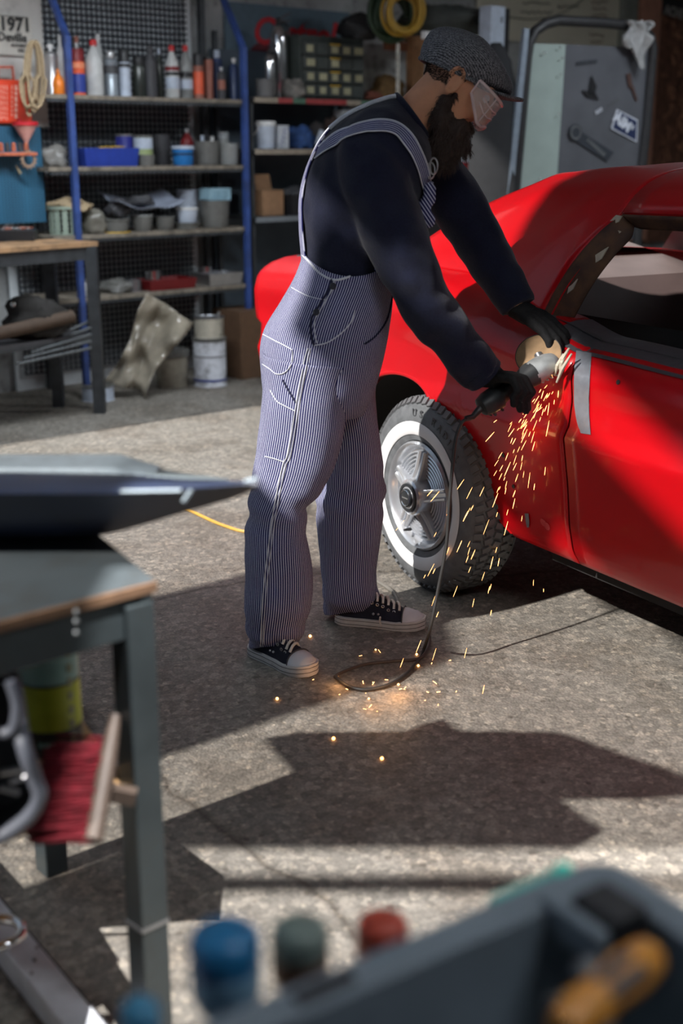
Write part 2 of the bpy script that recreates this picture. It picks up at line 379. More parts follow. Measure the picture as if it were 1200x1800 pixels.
# ================================================================ SMALL THINGS ON THE SHELVES
def C(r, g, b): # sRGB 0..255 to linear
    return tuple((c / 255 / 12.92) if c / 255 <= .04045 else ((c / 255 + .055) / 1.055) ** 2.4 for c in (r, g, b))
PROF = {
 'spray': [('body', [(.9, 0), (1, .01), (1, .02), (.96, .03), (.96, .74), (1, .76), (1, .775), (.8, .82), (.55, .84)]), ('cap', [(.56, .835), (.58, .84), (.58, .97), (.5, 1.0)])],
 'sprayfull': [('body', [(.9, 0), (1, .01), (1, .02), (.96, .03), (.96, .72), (.98, .73)]), ('cap', [(.92, .73), (.92, .95), (.8, 1.0)])],
 'nozzle': [('body', [(.9, 0), (1, .01), (1, .02), (.96, .03), (.96, .74), (1, .76), (1, .775), (.75, .83), (.5, .86)]), ('nozzle', [(.25, .86), (.25, .91), (.45, .92), (.45, .99), (.3, 1.0)])],
 'bottle': [('body', [(.92, 0), (1, .02), (1, .58), (.93, .66), (.6, .78), (.36, .86), (.34, .90)]), ('cap', [(.40, .89), (.40, .99), (.36, 1.0)])],
 'ribbed': [('body', [(.9, 0)] + [((1.0 if i % 2 else .92), .03 + i * .055) for i in range(12)] + [(.8, .74), (.4, .84), (.36, .9)]), ('cap', [(.42, .89), (.42, .99), (.3, 1.0)])],
 'squat': [('body', [(.9, 0), (1, .05), (1, .45), (.8, .62), (.35, .75), (.25, .85)]), ('nozzle', [(.28, .84), (.2, .92), (.1, 1.0)])],
 'tub': [('body', [(.8, 0), (.82, .02), (.95, .88)]), ('rim', [(.95, .88), (1.02, .89), (1.02, .97), (.96, 1.0), (.9, 1.0), (.88, .93)])],
 'lidtub': [('body', [(.84, 0), (.86, .02), (.93, .82)]), ('lid', [(.95, .82), (1.02, .83), (1.02, .97), (.97, 1.0)])],
 'tin': [('body', [(1, 0), (1.02, .01), (1, .03), (.98, .04), (.98, .93)]), ('rim', [(1.0, .93), (1.03, .95), (1.03, .99), (1, 1.0), (.9, 1.0), (.88, .96), (0.02, .95)])],
 'jar': [('body', [(.9, 0), (1, .05), (1, .7), (.85, .8)]), ('lid', [(.88, .8), (.9, .82), (.9, .99), (.85, 1.0)])],
 'pot': [('body', [(.85, 0), (.9, .03), (1, .95), (1.02, 1.0), (.96, 1.0), (.9, .5), (.02, .45)])],
}
def item(kind, name, label, cat, base, r, h, mats, group=None, n=18, band=None, tilt=0.0):
    t = thing(name, label, cat, base, random.uniform(0, 6), group)
    if tilt: t.rotation_euler = (tilt, 0, t.rotation_euler[2]); BASIS[t.name] = Matrix.Translation(Vector(base)) @ t.rotation_euler.to_matrix().to_4x4()
    for (pn, prof), m in zip(PROF[kind], mats):
        obj(pn, MB().lathe([(a * r, b * h) for a, b in prof], n), m, t, 35, True)
    if band:
        for (z0, z1, m) in band:
            obj('label_band', MB().lathe([(r * 1.012, z0 * h), (r * 1.012, z1 * h)], n, None, False, False), m, t, 35, True)
    return t
def on(u, w_px, v_top, z, back):
    p = SP(u, z, back); d = proj(p)[2]; return p, w_px / 2 / (FPX / d), vz(p, v_top) - z
m_silver = M('brushed_tin', (.55, .55, .55), .35, .8); m_white = M('white_plastic', (.75, .75, .74), .45, dirt=.15)
m_offw = M('milky_plastic', (.62, .63, .62), .35, alpha=.92); m_red = M('red_plastic', C(190, 30, 30), .4)
m_org = M('orange_plastic', C(235, 130, 40), .4); m_blk = M('black_plastic', (.018, .018, .02), .45); m_dg = M('dark_grey', (.05, .05, .055), .6)
m_dkred = M('dark_red', C(120, 25, 30), .5); m_blue = M('label_blue', C(40, 60, 140), .4); m_pale = M('label_pale', C(190, 200, 215), .5)
m_orl = M('label_orange', C(225, 95, 60), .45); m_brn = M('label_brown', C(150, 95, 80), .55); m_navy = M('label_navy', C(45, 60, 95), .4)
m_clear = M('clear_plastic', (.75, .78, .8), .2, alpha=.45); m_grn = M('label_green', C(150, 165, 110), .5); m_cy = M('cyan_plastic', C(40, 120, 190), .4)
m_frost = M('frosted_plastic', (.33, .34, .33), .35, alpha=.75); m_grim = M('grimy_plastic', (.14, .14, .13), .5, dirt=.5)
m_wood = M('raw_wood', C(150, 110, 75), .7, var=.25, scale=18); m_card = M('cardboard', C(140, 105, 75), .85, var=.15)
m_yel = M('yellow_plastic', C(215, 175, 60), .5); m_chrome = M('chrome', (.75, .75, .76), .12, 1.0, var=.03); m_steel = M('steel', (.42, .43, .45), .32, .9)
m_lav = M('pale_grey_sheet', C(150, 158, 175), .6); m_dkg = M('dark_bottle', (.03, .035, .03), .25)
GT = 'bottles and cans on the top shelf'
rows = [
 ('nozzle', 'spray_can', 'silver spray can with white nozzle, leftmost on the top shelf', 'can', 93, 25, 77, .10, (m_silver, m_white), None),
 ('bottle', 'bottle', 'small white bottle behind the leftmost silver spray can', 'bottle', 110, 15, 62, .22, (m_white, m_white), None),
 ('squat', 'oil_bottle', 'small round orange bottle beside the blue shelf post', 'bottle', 104, 21, 120, .05, (m_org, m_org), None),
 ('sprayfull', 'spray_can', 'orange spray can with dark red cap and blue label', 'can', 138, 28, 86, .10, (m_orl, m_dkred), [(.06, .46, m_blue), (.58, .70, M('label_salmon', C(235, 140, 100), .5))]),
 ('bottle', 'bottle', 'brown capped metal bottle behind the orange spray can', 'bottle', 139, 20, 64, .24, (m_silver, m_brn), None),
 ('bottle', 'bottle', 'white plastic bottle with red cap beside orange spray can', 'bottle', 168, 31, 70, .10, (m_offw, m_red), None),
 ('bottle', 'bottle', 'pale bottle standing behind the red capped white bottle', 'bottle', 177, 18, 60, .25, (m_offw, m_white), None),
 ('spray', 'spray_can', 'grey and silver spray can with dark printed label', 'can', 197, 25, 90, .10, (M('grey_can', C(150, 158, 165), .35, .5), m_silver), [(.5, .68, m_dg)]),
 ('sprayfull', 'spray_can', 'pale blue labelled can with black and copper cap', 'can', 221, 21, 87, .10, (m_pale, m_blk), [(.62, .70, m_dg)]),
 ('jar', 'jar', 'short dark glass jar in the middle of the top shelf', 'jar', 246, 24, 100, .12, (m_dkg, m_blk), None),
 ('ribbed', 'bottle', 'ribbed dark grey bottle in the middle of top shelf', 'bottle', 266, 24, 80, .10, (m_dg, m_dg), None),
 ('bottle', 'bottle', 'thin dark bottle right of the ribbed one', 'bottle', 282, 14, 86, .16, (m_dkg, m_pale), None),
 ('bottle', 'bottle', 'clear bottle with red cap and black label band, left of its twin', 'bottle', 304, 25, 80, .10, (m_offw, m_red), [(.18, .40, m_pale), (.43, .50, m_blk), (.52, .60, m_dkred)]),
 ('bottle', 'bottle', 'clear bottle with red cap, right one of the pair', 'bottle', 328, 24, 80, .12, (m_frost, m_red), [(.18, .36, m_pale), (.40, .50, m_blk)]),
 ('sprayfull', 'spray_can', 'salmon coloured spray can with tall black cap', 'can', 350, 18, 94, .08, (m_brn, m_blk), [(.1, .6, m_orl)]),
 ('tin', 'tin', 'small brown tin beside the salmon spray can', 'tin', 368, 17, 100, .12, (m_brn, m_blk), None),
 ('spray', 'spray_can', 'navy can with pale green cap at the back of top shelf', 'can', 383, 19, 88, .22, (m_navy, m_pale), None),
 ('nozzle', 'spray_can', 'very small dark can at the front of top shelf', 'can', 390, 14, 118, .05, (m_dg, m_silver), [(.3, .6, m_brn)]),
 ('nozzle', 'spray_can', 'dark blue spray can with white nozzle, rightmost on top shelf', 'can', 412, 17, 102, .08, (m_navy, m_white), None)]
for kind, nm, lb, ct, u, wpx, vt, bk, ms, bd in rows:
    p, r, h = on(u, wpx, vt, LV[0], bk); item(kind, nm, lb, ct, p, r, h, ms, GT, band=bd)
# ---- second shelf
GS = 'tubs and tins on the second shelf'
def tray(name, label, cat, c, L_, D_, h, mat, group=None, rot=WANG, wall=.006, flare=.012):
    t = thing(name, label, cat, c, rot, group); mb = MB()
    o0 = [(-L_ / 2 + flare, -D_ / 2 + flare), (L_ / 2 - flare, -D_ / 2 + flare), (L_ / 2 - flare, D_ / 2 - flare), (-L_ / 2 + flare, D_ / 2 - flare)]
    o1 = [(-L_ / 2, -D_ / 2), (L_ / 2, -D_ / 2), (L_ / 2, D_ / 2), (-L_ / 2, D_ / 2)]
    i1 = [(x - math.copysign(wall, x), y - math.copysign(wall, y)) for x, y in o1]; i0 = [(x - math.copysign(wall, x), y - math.copysign(wall, y)) for x, y in o0]
    mb.loft([[(x, y, 0) for x, y in o0], [(x, y, h) for x, y in o1], [(x, y, h) for x, y in i1], [(x, y, wall) for x, y in i0]])
    obj('tray_body', mb, mat, t, 0, True); return t
def lump(name, label, cat, c, r, mat, group=None, seed=0, rough=.35, sub=3, rotz=0, flat=True):
    """a crumpled bag or rag: noisy closed shape resting on its base"""
    t = MB(); n, m = 28, 16; rings = []
    for i in range(m + 1):
        a = -pi / 2 + pi * i / m; k = max(cos(a), .03); ring = []
        for j in range(n):
            f = 2 * pi * j / n; q = Vector((k * cos(f), k * sin(f), sin(a)))
            d = 1 + rough * noise.noise(q * 1.6 + Vector((seed * 7.1, 3, 1))) + rough * .7 * noise.noise(q * 4.0 + Vector((seed, 5, 9)))
            q = q * d; z = max(q.z, -.62) if flat else q.z
            ring.append((q.x * r[0], q.y * r[1], (z + .62) * r[2]))
        rings.append(ring)
    t.loft(rings); o = obj(name, t, mat, None, 60); o.location = c; o.rotation_euler = (0, 0, rotz); return tag(o, label, cat, group)
def bx(name, label, cat, c, size, mat, rot=WANG, group=None, bevel=.004):
    """a carton: box with separate lid flaps"""
    t = thing(name, label, cat, c, rot, group); sx, sy, sz = size
    obj('carton', MB().box((0, 0, sz / 2), size), mat, t, 0, True, bevel)
    obj('flap', MB().box((-sx / 4, 0, sz + .002), (sx / 2 - .002, sy, .003), None), mat, t, 0, True)
    obj('flap', MB().box((sx / 4, 0, sz + .002), (sx / 2 - .002, sy, .003), None), mat, t, 0, True); return t
z = LV[1]
tray('parts_tray', 'blue plastic parts tray with yellow tools on second shelf', 'tray', SP(186, z, .10), .36, .16, .10, M('tray_blue', C(35, 60, 150), .45), GS)
for k, (u, m_) in enumerate(((160, m_steel), (175, m_yel), (196, m_yel))):
    a = SP(u, z + .095 + .004 * k, .06); b = SP(u + 22, z + .105, .14)
    tag(obj('chisel', MB().tube([a, a.lerp(b, .55), b], [.007, .008, .004], 8), m_), ('steel tool lying on the blue parts tray', 'yellow handled tool in the middle of blue tray', 'yellow handled tool at right end of blue tray')[k], 'tool', 'tools on the blue tray')
p, r, h = on(221, 33, 236, z, .27); item('tin', 'paint_tin', 'blue paint tin behind the blue parts tray', 'tin', p, r, h, (M('tin_blue', C(50, 55, 140), .4), m_silver), GS, band=[(.05, .35, m_pale)])
p, r, h = on(253, 34, 238, z, .16); item('tin', 'paint_tin', 'pale green and white tin right of blue tray', 'tin', p, r, h, (m_grn, m_grim), GS, band=[(.55, .92, m_pale)])
p, r, h = on(285, 30, 236, z, .28); item('pot', 'plastic_pot', 'dark plastic pot behind the white and blue tub', 'pot', p, r, h, (m_dg,), GS)
p, r, h = on(258, 30, 272, z, .05); item('pot', 'plastic_pot', 'low grimy pot in front of the pale green tin', 'pot', p, r, h, (m_grim,), GS)
p, r, h = on(322, 40, 256, z, .10); item('lidtub', 'paste_tub', 'round tub with white top and bright blue bottom', 'tub', p, r, h, (m_cy, m_pale), GS, band=[(.55, .62, m_blk)])
p, r, h = on(330, 24, 226, z, .26); item('bottle', 'bottle', 'dark red bottle standing behind the blue bottomed tub', 'bottle', p, r, h, (m_dkred, m_silver), GS)
p, r, h = on(364, 44, 248, z, .12); item('pot', 'plastic_pot', 'frosted plastic pot of brushes on second shelf', 'pot', p, r, h, (m_grim,), GS)
p, r, h = on(402, 38, 252, z, .10); item('pot', 'plastic_pot', 'grey clear pot at the right end of second shelf', 'pot', p, r, h, (m_frost,), GS)
p, r, h = on(394, 20, 232, z, .26); item('jar', 'jar', 'clear jar behind the pot at shelf end', 'jar', p, r, h, (m_frost, m_clear), GS)
for k, (u, v) in enumerate(((356, 238), (364, 236), (373, 240))):
    b = SP(u, z + .10, .13); tp = Vector((b.x, b.y, vz(b, v))); tag(obj('paint_brush', MB().tube([b, tp], [.009, .012], 8), (m_pale, m_blk, m_white)[k]), ('pale handled brush standing in frosted pot, left', 'black handled brush standing in frosted pot, middle', 'white handled brush standing in frosted pot, right')[k], 'brush', 'brushes in the pot')
lump('plastic_bag', 'crumpled clear plastic bag left of the blue post', 'bag', SP(94, z, .16), (.075, .07, .075), M('clear_film', (.30, .29, .27), .3, alpha=.8), None, 3)
# ---- third shelf
z = LV[2]; GH = 'pots on the third shelf'
bk = thing('plastic_basket', 'pale green slatted basket of rags behind the blue post', 'basket', SP(116, z, .12), WANG)
m_bask = M('basket_green', C(150, 165, 150), .5); sl = MB()
for i in range(12):
    a = 2 * pi * i / 12
    obj('slat', MB().box((.085 * cos(a), .085 * sin(a), .075), (.008, .03, .15), Matrix.Rotation(a, 3, 'Z')), m_bask, bk, 0, True)
obj('rim', MB().lathe([(.085, .14), (.10, .14), (.10, .155), (.085, .155)], 20, None, False, False), m_bask, bk, 30, True)
obj('bottom', MB().lathe([(.086, 0), (.086, .008)], 20), m_bask, bk, 30, True)
lump('rag', 'cream rag spilling over the pale green basket', 'rag', SP(122, z + .125, .11), (.13, .08, .045), M('rag_cream', C(165, 145, 115), .9), None, 5)
lump('plastic_bag', 'clear plastic bag of bolts beside the basket', 'bag', SP(165, z, .09), (.075, .06, .085), M('bag_film', (.20, .19, .16), .25, alpha=.85), None, 8)
p, r, h = on(203, 52, 384, z, .08); item('tub', 'plastic_bowl', 'grimy bowl with yellow foot on third shelf', 'bowl', p, r, h, (m_grim, m_grim), GH, band=[(.0, .08, m_yel)])
p, r, h = on(251, 38, 377, z, .08); item('tub', 'plastic_cup', 'dark plastic cup under the grey sheet, left', 'cup', p, r, h, (m_grim, m_frost), GH)
p, r, h = on(290, 36, 380, z, .08); item('tub', 'plastic_cup', 'dark plastic cup under the grey sheet, right', 'cup', p, r, h, (m_grim, m_grim), GH)
# the grey sheet with scrap on it
sh = MB()
def sheet_fn(a, b):
    x = (a - .5) * .46; y = (b - .5) * .26
    zz = .05 * ((a - .5) * 2) ** 2 + .055 * max(0, b - .45) * 2 + .02 * noise.noise(Vector((a * 3, b * 3, 4)))
    return Vector((x, y, zz))
sh.grid(sheet_fn, 18, 12); o = obj('plastic_sheet', sh, m_lav, None, 60); pp = SP(250, z + .125, .13); o.location = pp; o.rotation_euler = (0, 0, WANG)
sm = o.modifiers.new('thick', 'SOLIDIFY'); sm.thickness = .003
tag(o, 'curled pale grey plastic sheet lying on cups', 'sheet')
lump('scrap_metal', 'dark heap of metal scrap on the grey sheet', 'scrap', SP(247, z + .148, .12), (.08, .05, .035), m_dg, None, 11)
lump('wire_coil', 'dark tangle of hose at left of grey sheet', 'hose', SP(208, z + .09, .12), (.07, .06, .06), m_dg, None, 12)
p, r, h = on(330, 38, 333, z, .24); item('pot', 'plastic_bucket', 'white bucket behind the small white tub', 'bucket', p, r, h, (m_pale,), GH)
p, r, h = on(329, 46, 391, z, .07); item('lidtub', 'lid', 'flat grimy lid under the small white tub', 'lid', p, r, h, (m_grim, m_grim), GH)
p2 = SP(329, z + h + .001, .07); item('tub', 'paste_tub', 'small white tub standing on a flat lid', 'tub', p2, .068, .085, (m_pale, m_white), GH)
p, r, h = on(378, 52, 352, z, .10); item('pot', 'plastic_pot', 'tall grimy pot under the pale blue crate', 'pot', p, r, h, (m_grim,), GH)
cr = thing('small_crate', 'small pale blue plastic crate on top of grimy pot', 'crate', SP(378, z + h + .002, .10), WANG)
m_lb = M('pale_blue_plastic', C(150, 185, 200), .45)
obj('frame', MB().box((0, -.05, .005), (.16, .008, .012)).box((0, -.05, .062), (.16, .008, .016)).box((-.072, -.05, .035), (.018, .008, .06)).box((.072, -.05, .035), (.018, .008, .06)).box((0, .05, .035), (.16, .008, .07)).box((0, 0, .004), (.16, .1, .008)).box((-.076, 0, .035), (.008, .1, .07)).box((.076, 0, .035), (.008, .1, .07)), m_lb, cr, 0, True)
for i in range(6): obj('slat', MB().box((-.05 + i * .02, -.05, .035), (.006, .006, .05)), m_lb, cr, 0, True)
for i in range(2): obj('cross_slat', MB().box((0, -.05, .024 + i * .018), (.13, .005, .005)), m_lb, cr, 0, True)
# ---- fourth shelf
z = LV[3]
def ringstack(name, label, c, R, n_, mat):
    t = thing(name, label, 'metal ring', c, 0)
    for i in range(n_):
        obj('ring', MB().lathe([(R * .75, i * .018), (R, i * .018 + .002), (R, i * .018 + .014), (R * .75, i * .018 + .016), (R * .75, i * .018)], 20, None, False, False), mat, t, 30, True)
    return t
tray('metal_tray', 'dark red metal tray on the lowest shelf', 'tray', SP(290, z, .12), .34, .2, .06, M('red_metal', C(110, 18, 22), .5))
ringstack('bearing_rings', 'stack of three shiny steel rings on the red tray', SP(268, z + .062, .10), .055, 3, m_chrome)
tray('metal_tray', 'grey metal tray at right end of lowest shelf', 'tray', SP(382, z, .10), .26, .2, .075, m_steel)
ringstack('bearing_rings', 'stack of two shiny steel rings by the grey tray', SP(362, z + .078, .12), .045, 2, m_chrome)
p, r, h = on(153, 19, 490, z, .10); item('jar', 'jar', 'small glass jar of pale powder left on lowest shelf', 'jar', p, r, h, (m_offw, m_silver))
ringstack('bearing_rings', 'dull ring stack left of the red tray', SP(236, z, .1), .045, 4, m_steel)
lump('rag', 'dark greasy rag at left of lowest shelf', 'rag', SP(205, z, .12), (.10, .07, .05), m_grim, None, 21)
# ---- floor under the shelves
def film_fn(a, b):
    top = P(268, 515, 7.35).lerp(P(330, 568, 7.35), a); bot = P(183, 668, 7.25).lerp(P(256, 700, 7.15), a)
    p = bot.lerp(top, b); q = noise.noise(Vector((a * 2.2, b * 4.5, 2))) * .09 + noise.noise(Vector((a * 6, b * 2, 7))) * .035 + .05 * sin(a * 7 + b * 2)
    p += Vector((0, -q, 0)); p.x += .03 * sin(b * 5 + a * 3); p.z = max(p.z, .004); return p
fl = MB().grid(film_fn, 26, 34); o = obj('plastic_sheet', fl, M('crumpled_film', (.36, .32, .25), .16, alpha=.72, var=.3, scale=8, bump=.5, spec=.9), None, 60)
s_ = o.modifiers.new('thick', 'SOLIDIFY'); s_.thickness = .002
tag(o, 'crumpled clear plastic sheet leaning under the shelves', 'sheet')
def floor_item(u, v_base, wpx, v_top, kind, *a, **k):
    p = G(u, v_base, 0.0); d = proj(p)[2]; r = wpx / 2 / (FPX / d); p = p + Vector((0, r, 0)); p.x = (u - 600) / FPX * proj(p)[2]
    h = vz(p, v_top); return item(kind, *a[:3], p, r, h, a[3], **k), p, h, r
floor_item(303, 684, 64, 614, 'lidtub', 'paint_bucket', 'low white bucket with ring lid on the floor under shelves', 'bucket', (M('bucket_white', C(165, 160, 145), .5, dirt=.35), m_grim), n=24)
t, p, h, r = floor_item(370, 682, 59, 592, 'tin', 'paint_can', 'paint spattered white can under another can on the floor', 'paint can', (M('can_white', C(205, 208, 215), .4, dirt=.75), m_grim), n=24)
obj('label_band', MB().lathe([(r * 1.012, .12 * h), (r * 1.012, .16 * h)], 24, None, False, False), m_blue, t, 35, True)
obj('label_band', MB().lathe([(r * 1.012, .62 * h), (r * 1.012, .635 * h)], 24, None, False, False), m_blk, t, 35, True)
p2 = p.copy(); p2.z = h + .001; hh = vz(p2, 556) - p2.z
item('tin', 'paint_can', 'small splashed silver can on top of white paint can', 'paint can', p2, r * .9, hh, (M('can_splash', C(190, 185, 170), .4, .2, dirt=.9), m_steel), n=24)
a = p2 + Vector((.03, 0, .03)); tag(obj('paint_brush', MB().tube([a, a + Vector((.035, 0, .12))], [.006, .008], 8), m_silver), 'thin stick standing in the small silver paint can', 'brush')
floor_item(173, 708, 57, 676, 'tin', 'paint_can', 'small white can half hidden by the bench leg', 'paint can', (m_pale, m_grim), n=22)
c = P(436, 612, 8.0); bx('cardboard_box', 'brown cardboard box on floor by the car tail', 'box', (c.x, c.y, 0), (.34, .3, .42), M('card_dark', C(95, 70, 50), .9))
# ================================================================ SECOND UNIT THINGS
z = U2[0]
def extinguisher(name, label, u, wpx, vb, vt, back):
    p = SP(u, z, back); d = proj(p)[2]; r = wpx / 2 / (FPX / d); h = vz(p, vt) - z
    t = thing(name, label, 'extinguisher', p, .4)
    obj('cylinder', MB().lathe([(r * .9, 0), (r, .02), (r, h * .74), (r * .93, h * .82), (r * .6, h * .9), (r * .3, h * .93)], 28), m_chrome, t, 40, True)
    obj('valve', MB().lathe([(r * .3, h * .93), (r * .3, h), (r * .2, h * 1.02)], 12), m_blk, t, 40, True)
    obj('lever', MB().box((r * .5, 0, h * 1.03), (r * 1.8, .015, .012), Matrix.Rotation(-.5, 3, 'Y')), m_dg, t, 0, True)
    obj('handle', MB().box((r * .5, 0, h * .985), (r * 1.6, .015, .01)), m_dg, t, 0, True)
    obj('hose', MB().tube(crom([(r * .3, 0, h * .96), (r * 1.25, .02, h * .9), (r * 1.3, .02, h * .5), (r * 1.1, .02, h * .3)]), .009), m_blk, t, 40, True)
extinguisher('fire_extinguisher', 'tall chrome fire extinguisher on the grey shelf', 491, 32, 140, 34, .20)
extinguisher('fire_extinguisher', 'short chrome extinguisher in front of the tall one', 475, 22, 140, 88, .12)
p, r, h = on(466, 34, 139, z, .05); item('pot', 'plastic_bin', 'grimy grey bin beside the chrome extinguishers', 'bin', p, r, h, (M('bin_grey', (.13, .13, .13), .7),))
lump('rag', 'grey crumpled bag beside the parts cabinet', 'bag', SP(515, z, .08), (.075, .06, .07), M('bag_grey', C(120, 116, 110), .7, var=.5, scale=20), None, 31)
# small parts cabinet
pL = SP(530, z, .06); pR = SP(641, z, .06); cw = (pR - pL).length; ch = vz(pL, 60) - z
pc_ = thing('parts_cabinet', 'dark green drawer cabinet for small parts on grey shelf', 'cabinet', (pL + pR) / 2 + WB * .07, WANG)
m_cab = M('cabinet_green', (.035, .045, .04), .5, var=.2); m_lab = M('drawer_label', C(175, 172, 140), .6)
obj('cabinet_body', MB().box((0, .01, ch / 2), (cw, .13, ch)), m_cab, pc_, 0, True, .004)
nr, nc = 4, 5; dw = (cw - .03) / nc; dh = (ch - .05) / nr
random.seed(3)
for i in range(nr):
    for j in range(nc):
        x = -cw / 2 + .015 + dw * (j + .5); zz = .012 + dh * (i + .5)
        dr = obj('drawer', MB().box((x, -.064, zz), (dw - .008, .03, dh - .010)), M('drawer_front', (.07, .08, .075), .3), pc_, 0, True, .002)
        if random.random() < .8:
            obj('drawer_label', MB().box((x + random.uniform(-.005, .005), -.0805, zz), (dw * random.uniform(.45, .75), .002, dh * .5)), m_lab, dr, 0, True)
        if j == 2: obj('drawer_pull', MB().box((x, -.083, zz + dh * .36), (dw * .8, .01, .008)), m_yel, dr, 0, True)
lump('hose_coil', 'black coil of hose lying on the parts cabinet', 'hose', SP(632, z + ch + .0, .12), (.13, .1, .1), M('hose_black', (.012, .012, .013), .6), None, 33)
z = U2[1]
p, r, h = on(467, 36, 213, z, .08); bkt = item('lidtub', 'plastic_bucket', 'white plastic bucket with lid on the taped shelf', 'bucket', p, r, h, (m_pale, m_white))
obj('bail', MB().tube([(r * .98, 0, h * .85), (r * 1.05, -.02, h * .6), (r * .9, -.05, h * .5)], .004, 6), m_white, bkt, 40, True)
pb = SP(498, z, .05); bxx = thing('carton', 'small white carton with blue swirl marks', 'box', pb, WANG); sw = 23 / (FPX / proj(pb)[2]); shh = vz(pb, 220) - z
obj('carton_body', MB().box((0, .02, shh / 2), (sw, .05, shh)), M('carton_white', C(200, 205, 212), .6), bxx, 0, True, .002)
for k in range(4): obj('swirl', MB().tube([(sw * .1 * k - .01 + .016 * cos(a * .6), -.0062, shh * (.2 + .19 * k) + .014 * sin(a * .6)) for a in range(9)], .0016, 5), m_blue, bxx, 40, True)
lump('cloth', 'crumpled blue cloth on the taped shelf', 'cloth', SP(527, z, .14), (.10, .07, .085), M('cloth_blue', C(45, 75, 125), .8, var=.4), None, 41)
lump('rag', 'dark rag bundle right of the blue cloth', 'rag', SP(557, z, .14), (.075, .07, .10), M('rag_dark', (.04, .035, .035), .9), None, 42)
o = obj('paper_card', MB().box((0, 0, .05), (.075, .004, .10), Matrix.Rotation(.35, 3, 'Y')), m_pale); o.location = SP(564, z + .012, .03); o.rotation_euler = (.1, 0, WANG); tag(o, 'tilted white card leaning on dark rag bundle', 'card')
c = SP(607, z, .1); bx('carton', 'pale carton behind the shoulder of the man', 'box', c, (.13, .1, .24), M('carton_grey', C(165, 168, 170), .7))
lump('cloth', 'white cloth in front of the pale carton', 'cloth', SP(600, z, .04), (.05, .04, .05), m_white, None, 44)
lump('rag', 'brown rag between the card and pale carton', 'rag', SP(583, z, .12), (.06, .06, .12), M('rag_brown', C(70, 55, 48), .9), None, 45)
z = U2[2]
c = SP(468, z, .12); t = bx('cardboard_box', 'small open cardboard box on the dark lower shelf', 'box', c, (.17, .15, .155), M('card_tan', C(150, 115, 85), .85))
obj('raised_flap', MB().box((.02, .06, .205), (.13, .004, .10), Matrix.Rotation(-.3, 3, 'X')), M('card_tan'), t, 0, True)
tray('parts_tray', 'black plastic tray of parts beside cardboard box', 'tray', SP(525, z, .1), .28, .2, .13, m_blk)
lump('scrap_metal', 'dark scrap heaped in the black tray', 'scrap', SP(525, z + .03, .1), (.12, .08, .09), m_dg, None, 47)
# ================================================================ BANNER, HOSES AND THE RACK BEHIND THE MAN
bn = thing('banner', 'grey blue wall banner with red script lettering', 'banner', ST_(.55, .49, 1.9), WANG)
a0 = SP(396, 1.9, .49); a1 = SP(613, 1.9, .49)
zt0 = vz(a0, 2); zb0 = vz(a0, 190)
bw = (a1 - a0).length; bc = (a0 + a1) / 2; bc.z = (zt0 + zb0) / 2
bn.location = bc; BASIS[bn.name] = Matrix.Translation(bc) @ Matrix.Rotation(WANG, 4, 'Z')
obj('banner_sheet', MB().box((0, 0, 0), (bw, .012, zt0 - zb0)), M('banner_slate', C(88, 108, 120), .6, var=.1), bn, 0, True)
MT = Matrix.Translation((.035, -.009, (zt0 - zb0) * .24)) @ Matrix.Rotation(pi / 2, 4, 'X')
obj('lettering', text_mb('Castrol', .235, .004, MT, .25, .006), M('banner_red', C(190, 34, 44), .6), bn, 0, True)
obj('red_disc', MB().lathe([(.11, 0), (.11, .004)], 28, Matrix.Translation((-.24, -.006, -.02)) @ Matrix.Rotation(pi / 2, 4, 'X')), M('banner_maroon', C(95, 25, 35), .6), bn, 0, True)
# wooden rack with hoses, chain, basket
rk = thing('wooden_rack', 'raw wood rack with post behind the man', 'rack', SP(722, 0, .1), WANG)
p = SP(722, 0, .1); zt_ = vz(p, 68); ww = 27 / (FPX / proj(p)[2])
obj('post', MB().box((p.x, p.y, zt_ / 2), (ww, .07, zt_), RW), m_wood, rk, 0, bevel=.004)
q0 = SP(672, 0, .14); q1 = SP(735, 0, .14); zz = vz(q0, 80)
obj('cross_rail', MB().box(((q0 + q1) / 2).to_3d() + Vector((0, 0, zz)), ((q1 - q0).length, .04, .055), RW), M('wood_red', C(120, 75, 50), .7), rk, 0)
obj('rack_shelf', MB().box(SP(760, zt_ + .012, .2), (.75, .3, .024), RW), m_wood, rk, 0)
for k in (-.012, .006): obj('bolt', MB().lathe([(.006, 0), (.005, .006)], 10, frame((p.x + k * 1.6 - .01, p.y - .045, zt_ - .06), WV, (0, 0, 1))), m_blk, rk, 30)
def torus_pts(c, R, ax, ay, n=40, w=0.): return [Vector(c) + Vector(ax) * R * cos(2 * pi * i / n) + Vector(ay) * R * 1.0 * sin(2 * pi * i / n) for i in range(n + 1)]
def hose(name, label, u, v, y, R, mat, k, tr=.012, seed=1):
    t = thing(name, label, 'hose', P(u, v, y)); random.seed(seed)
    for i in range(k):
        c = P(u, v, y) + Vector((random.uniform(-.03, .03), .02 * (i - k / 2), random.uniform(-.02, .02)))
        obj('loop', MB().tube(torus_pts(c, R * random.uniform(.82, 1.02), (.8, .25, 0), (0, 0, 1.0)), tr, 8), mat, t, 60)
hose('hose_coil', 'dark green hose coil hanging above the wood post', 688, 28, 8.45, .15, M('hose_green', C(40, 62, 40), .5), 7, .018, 2)
hose('hose_coil', 'yellow hose coil hanging beside the green hose', 708, 22, 8.3, .13, M('hose_yellow', C(165, 130, 40), .5), 6, .012, 5)
chn = thing('chain', 'pale steel chain hanging beside the wood post', 'chain', P(699, 165, 8.2))
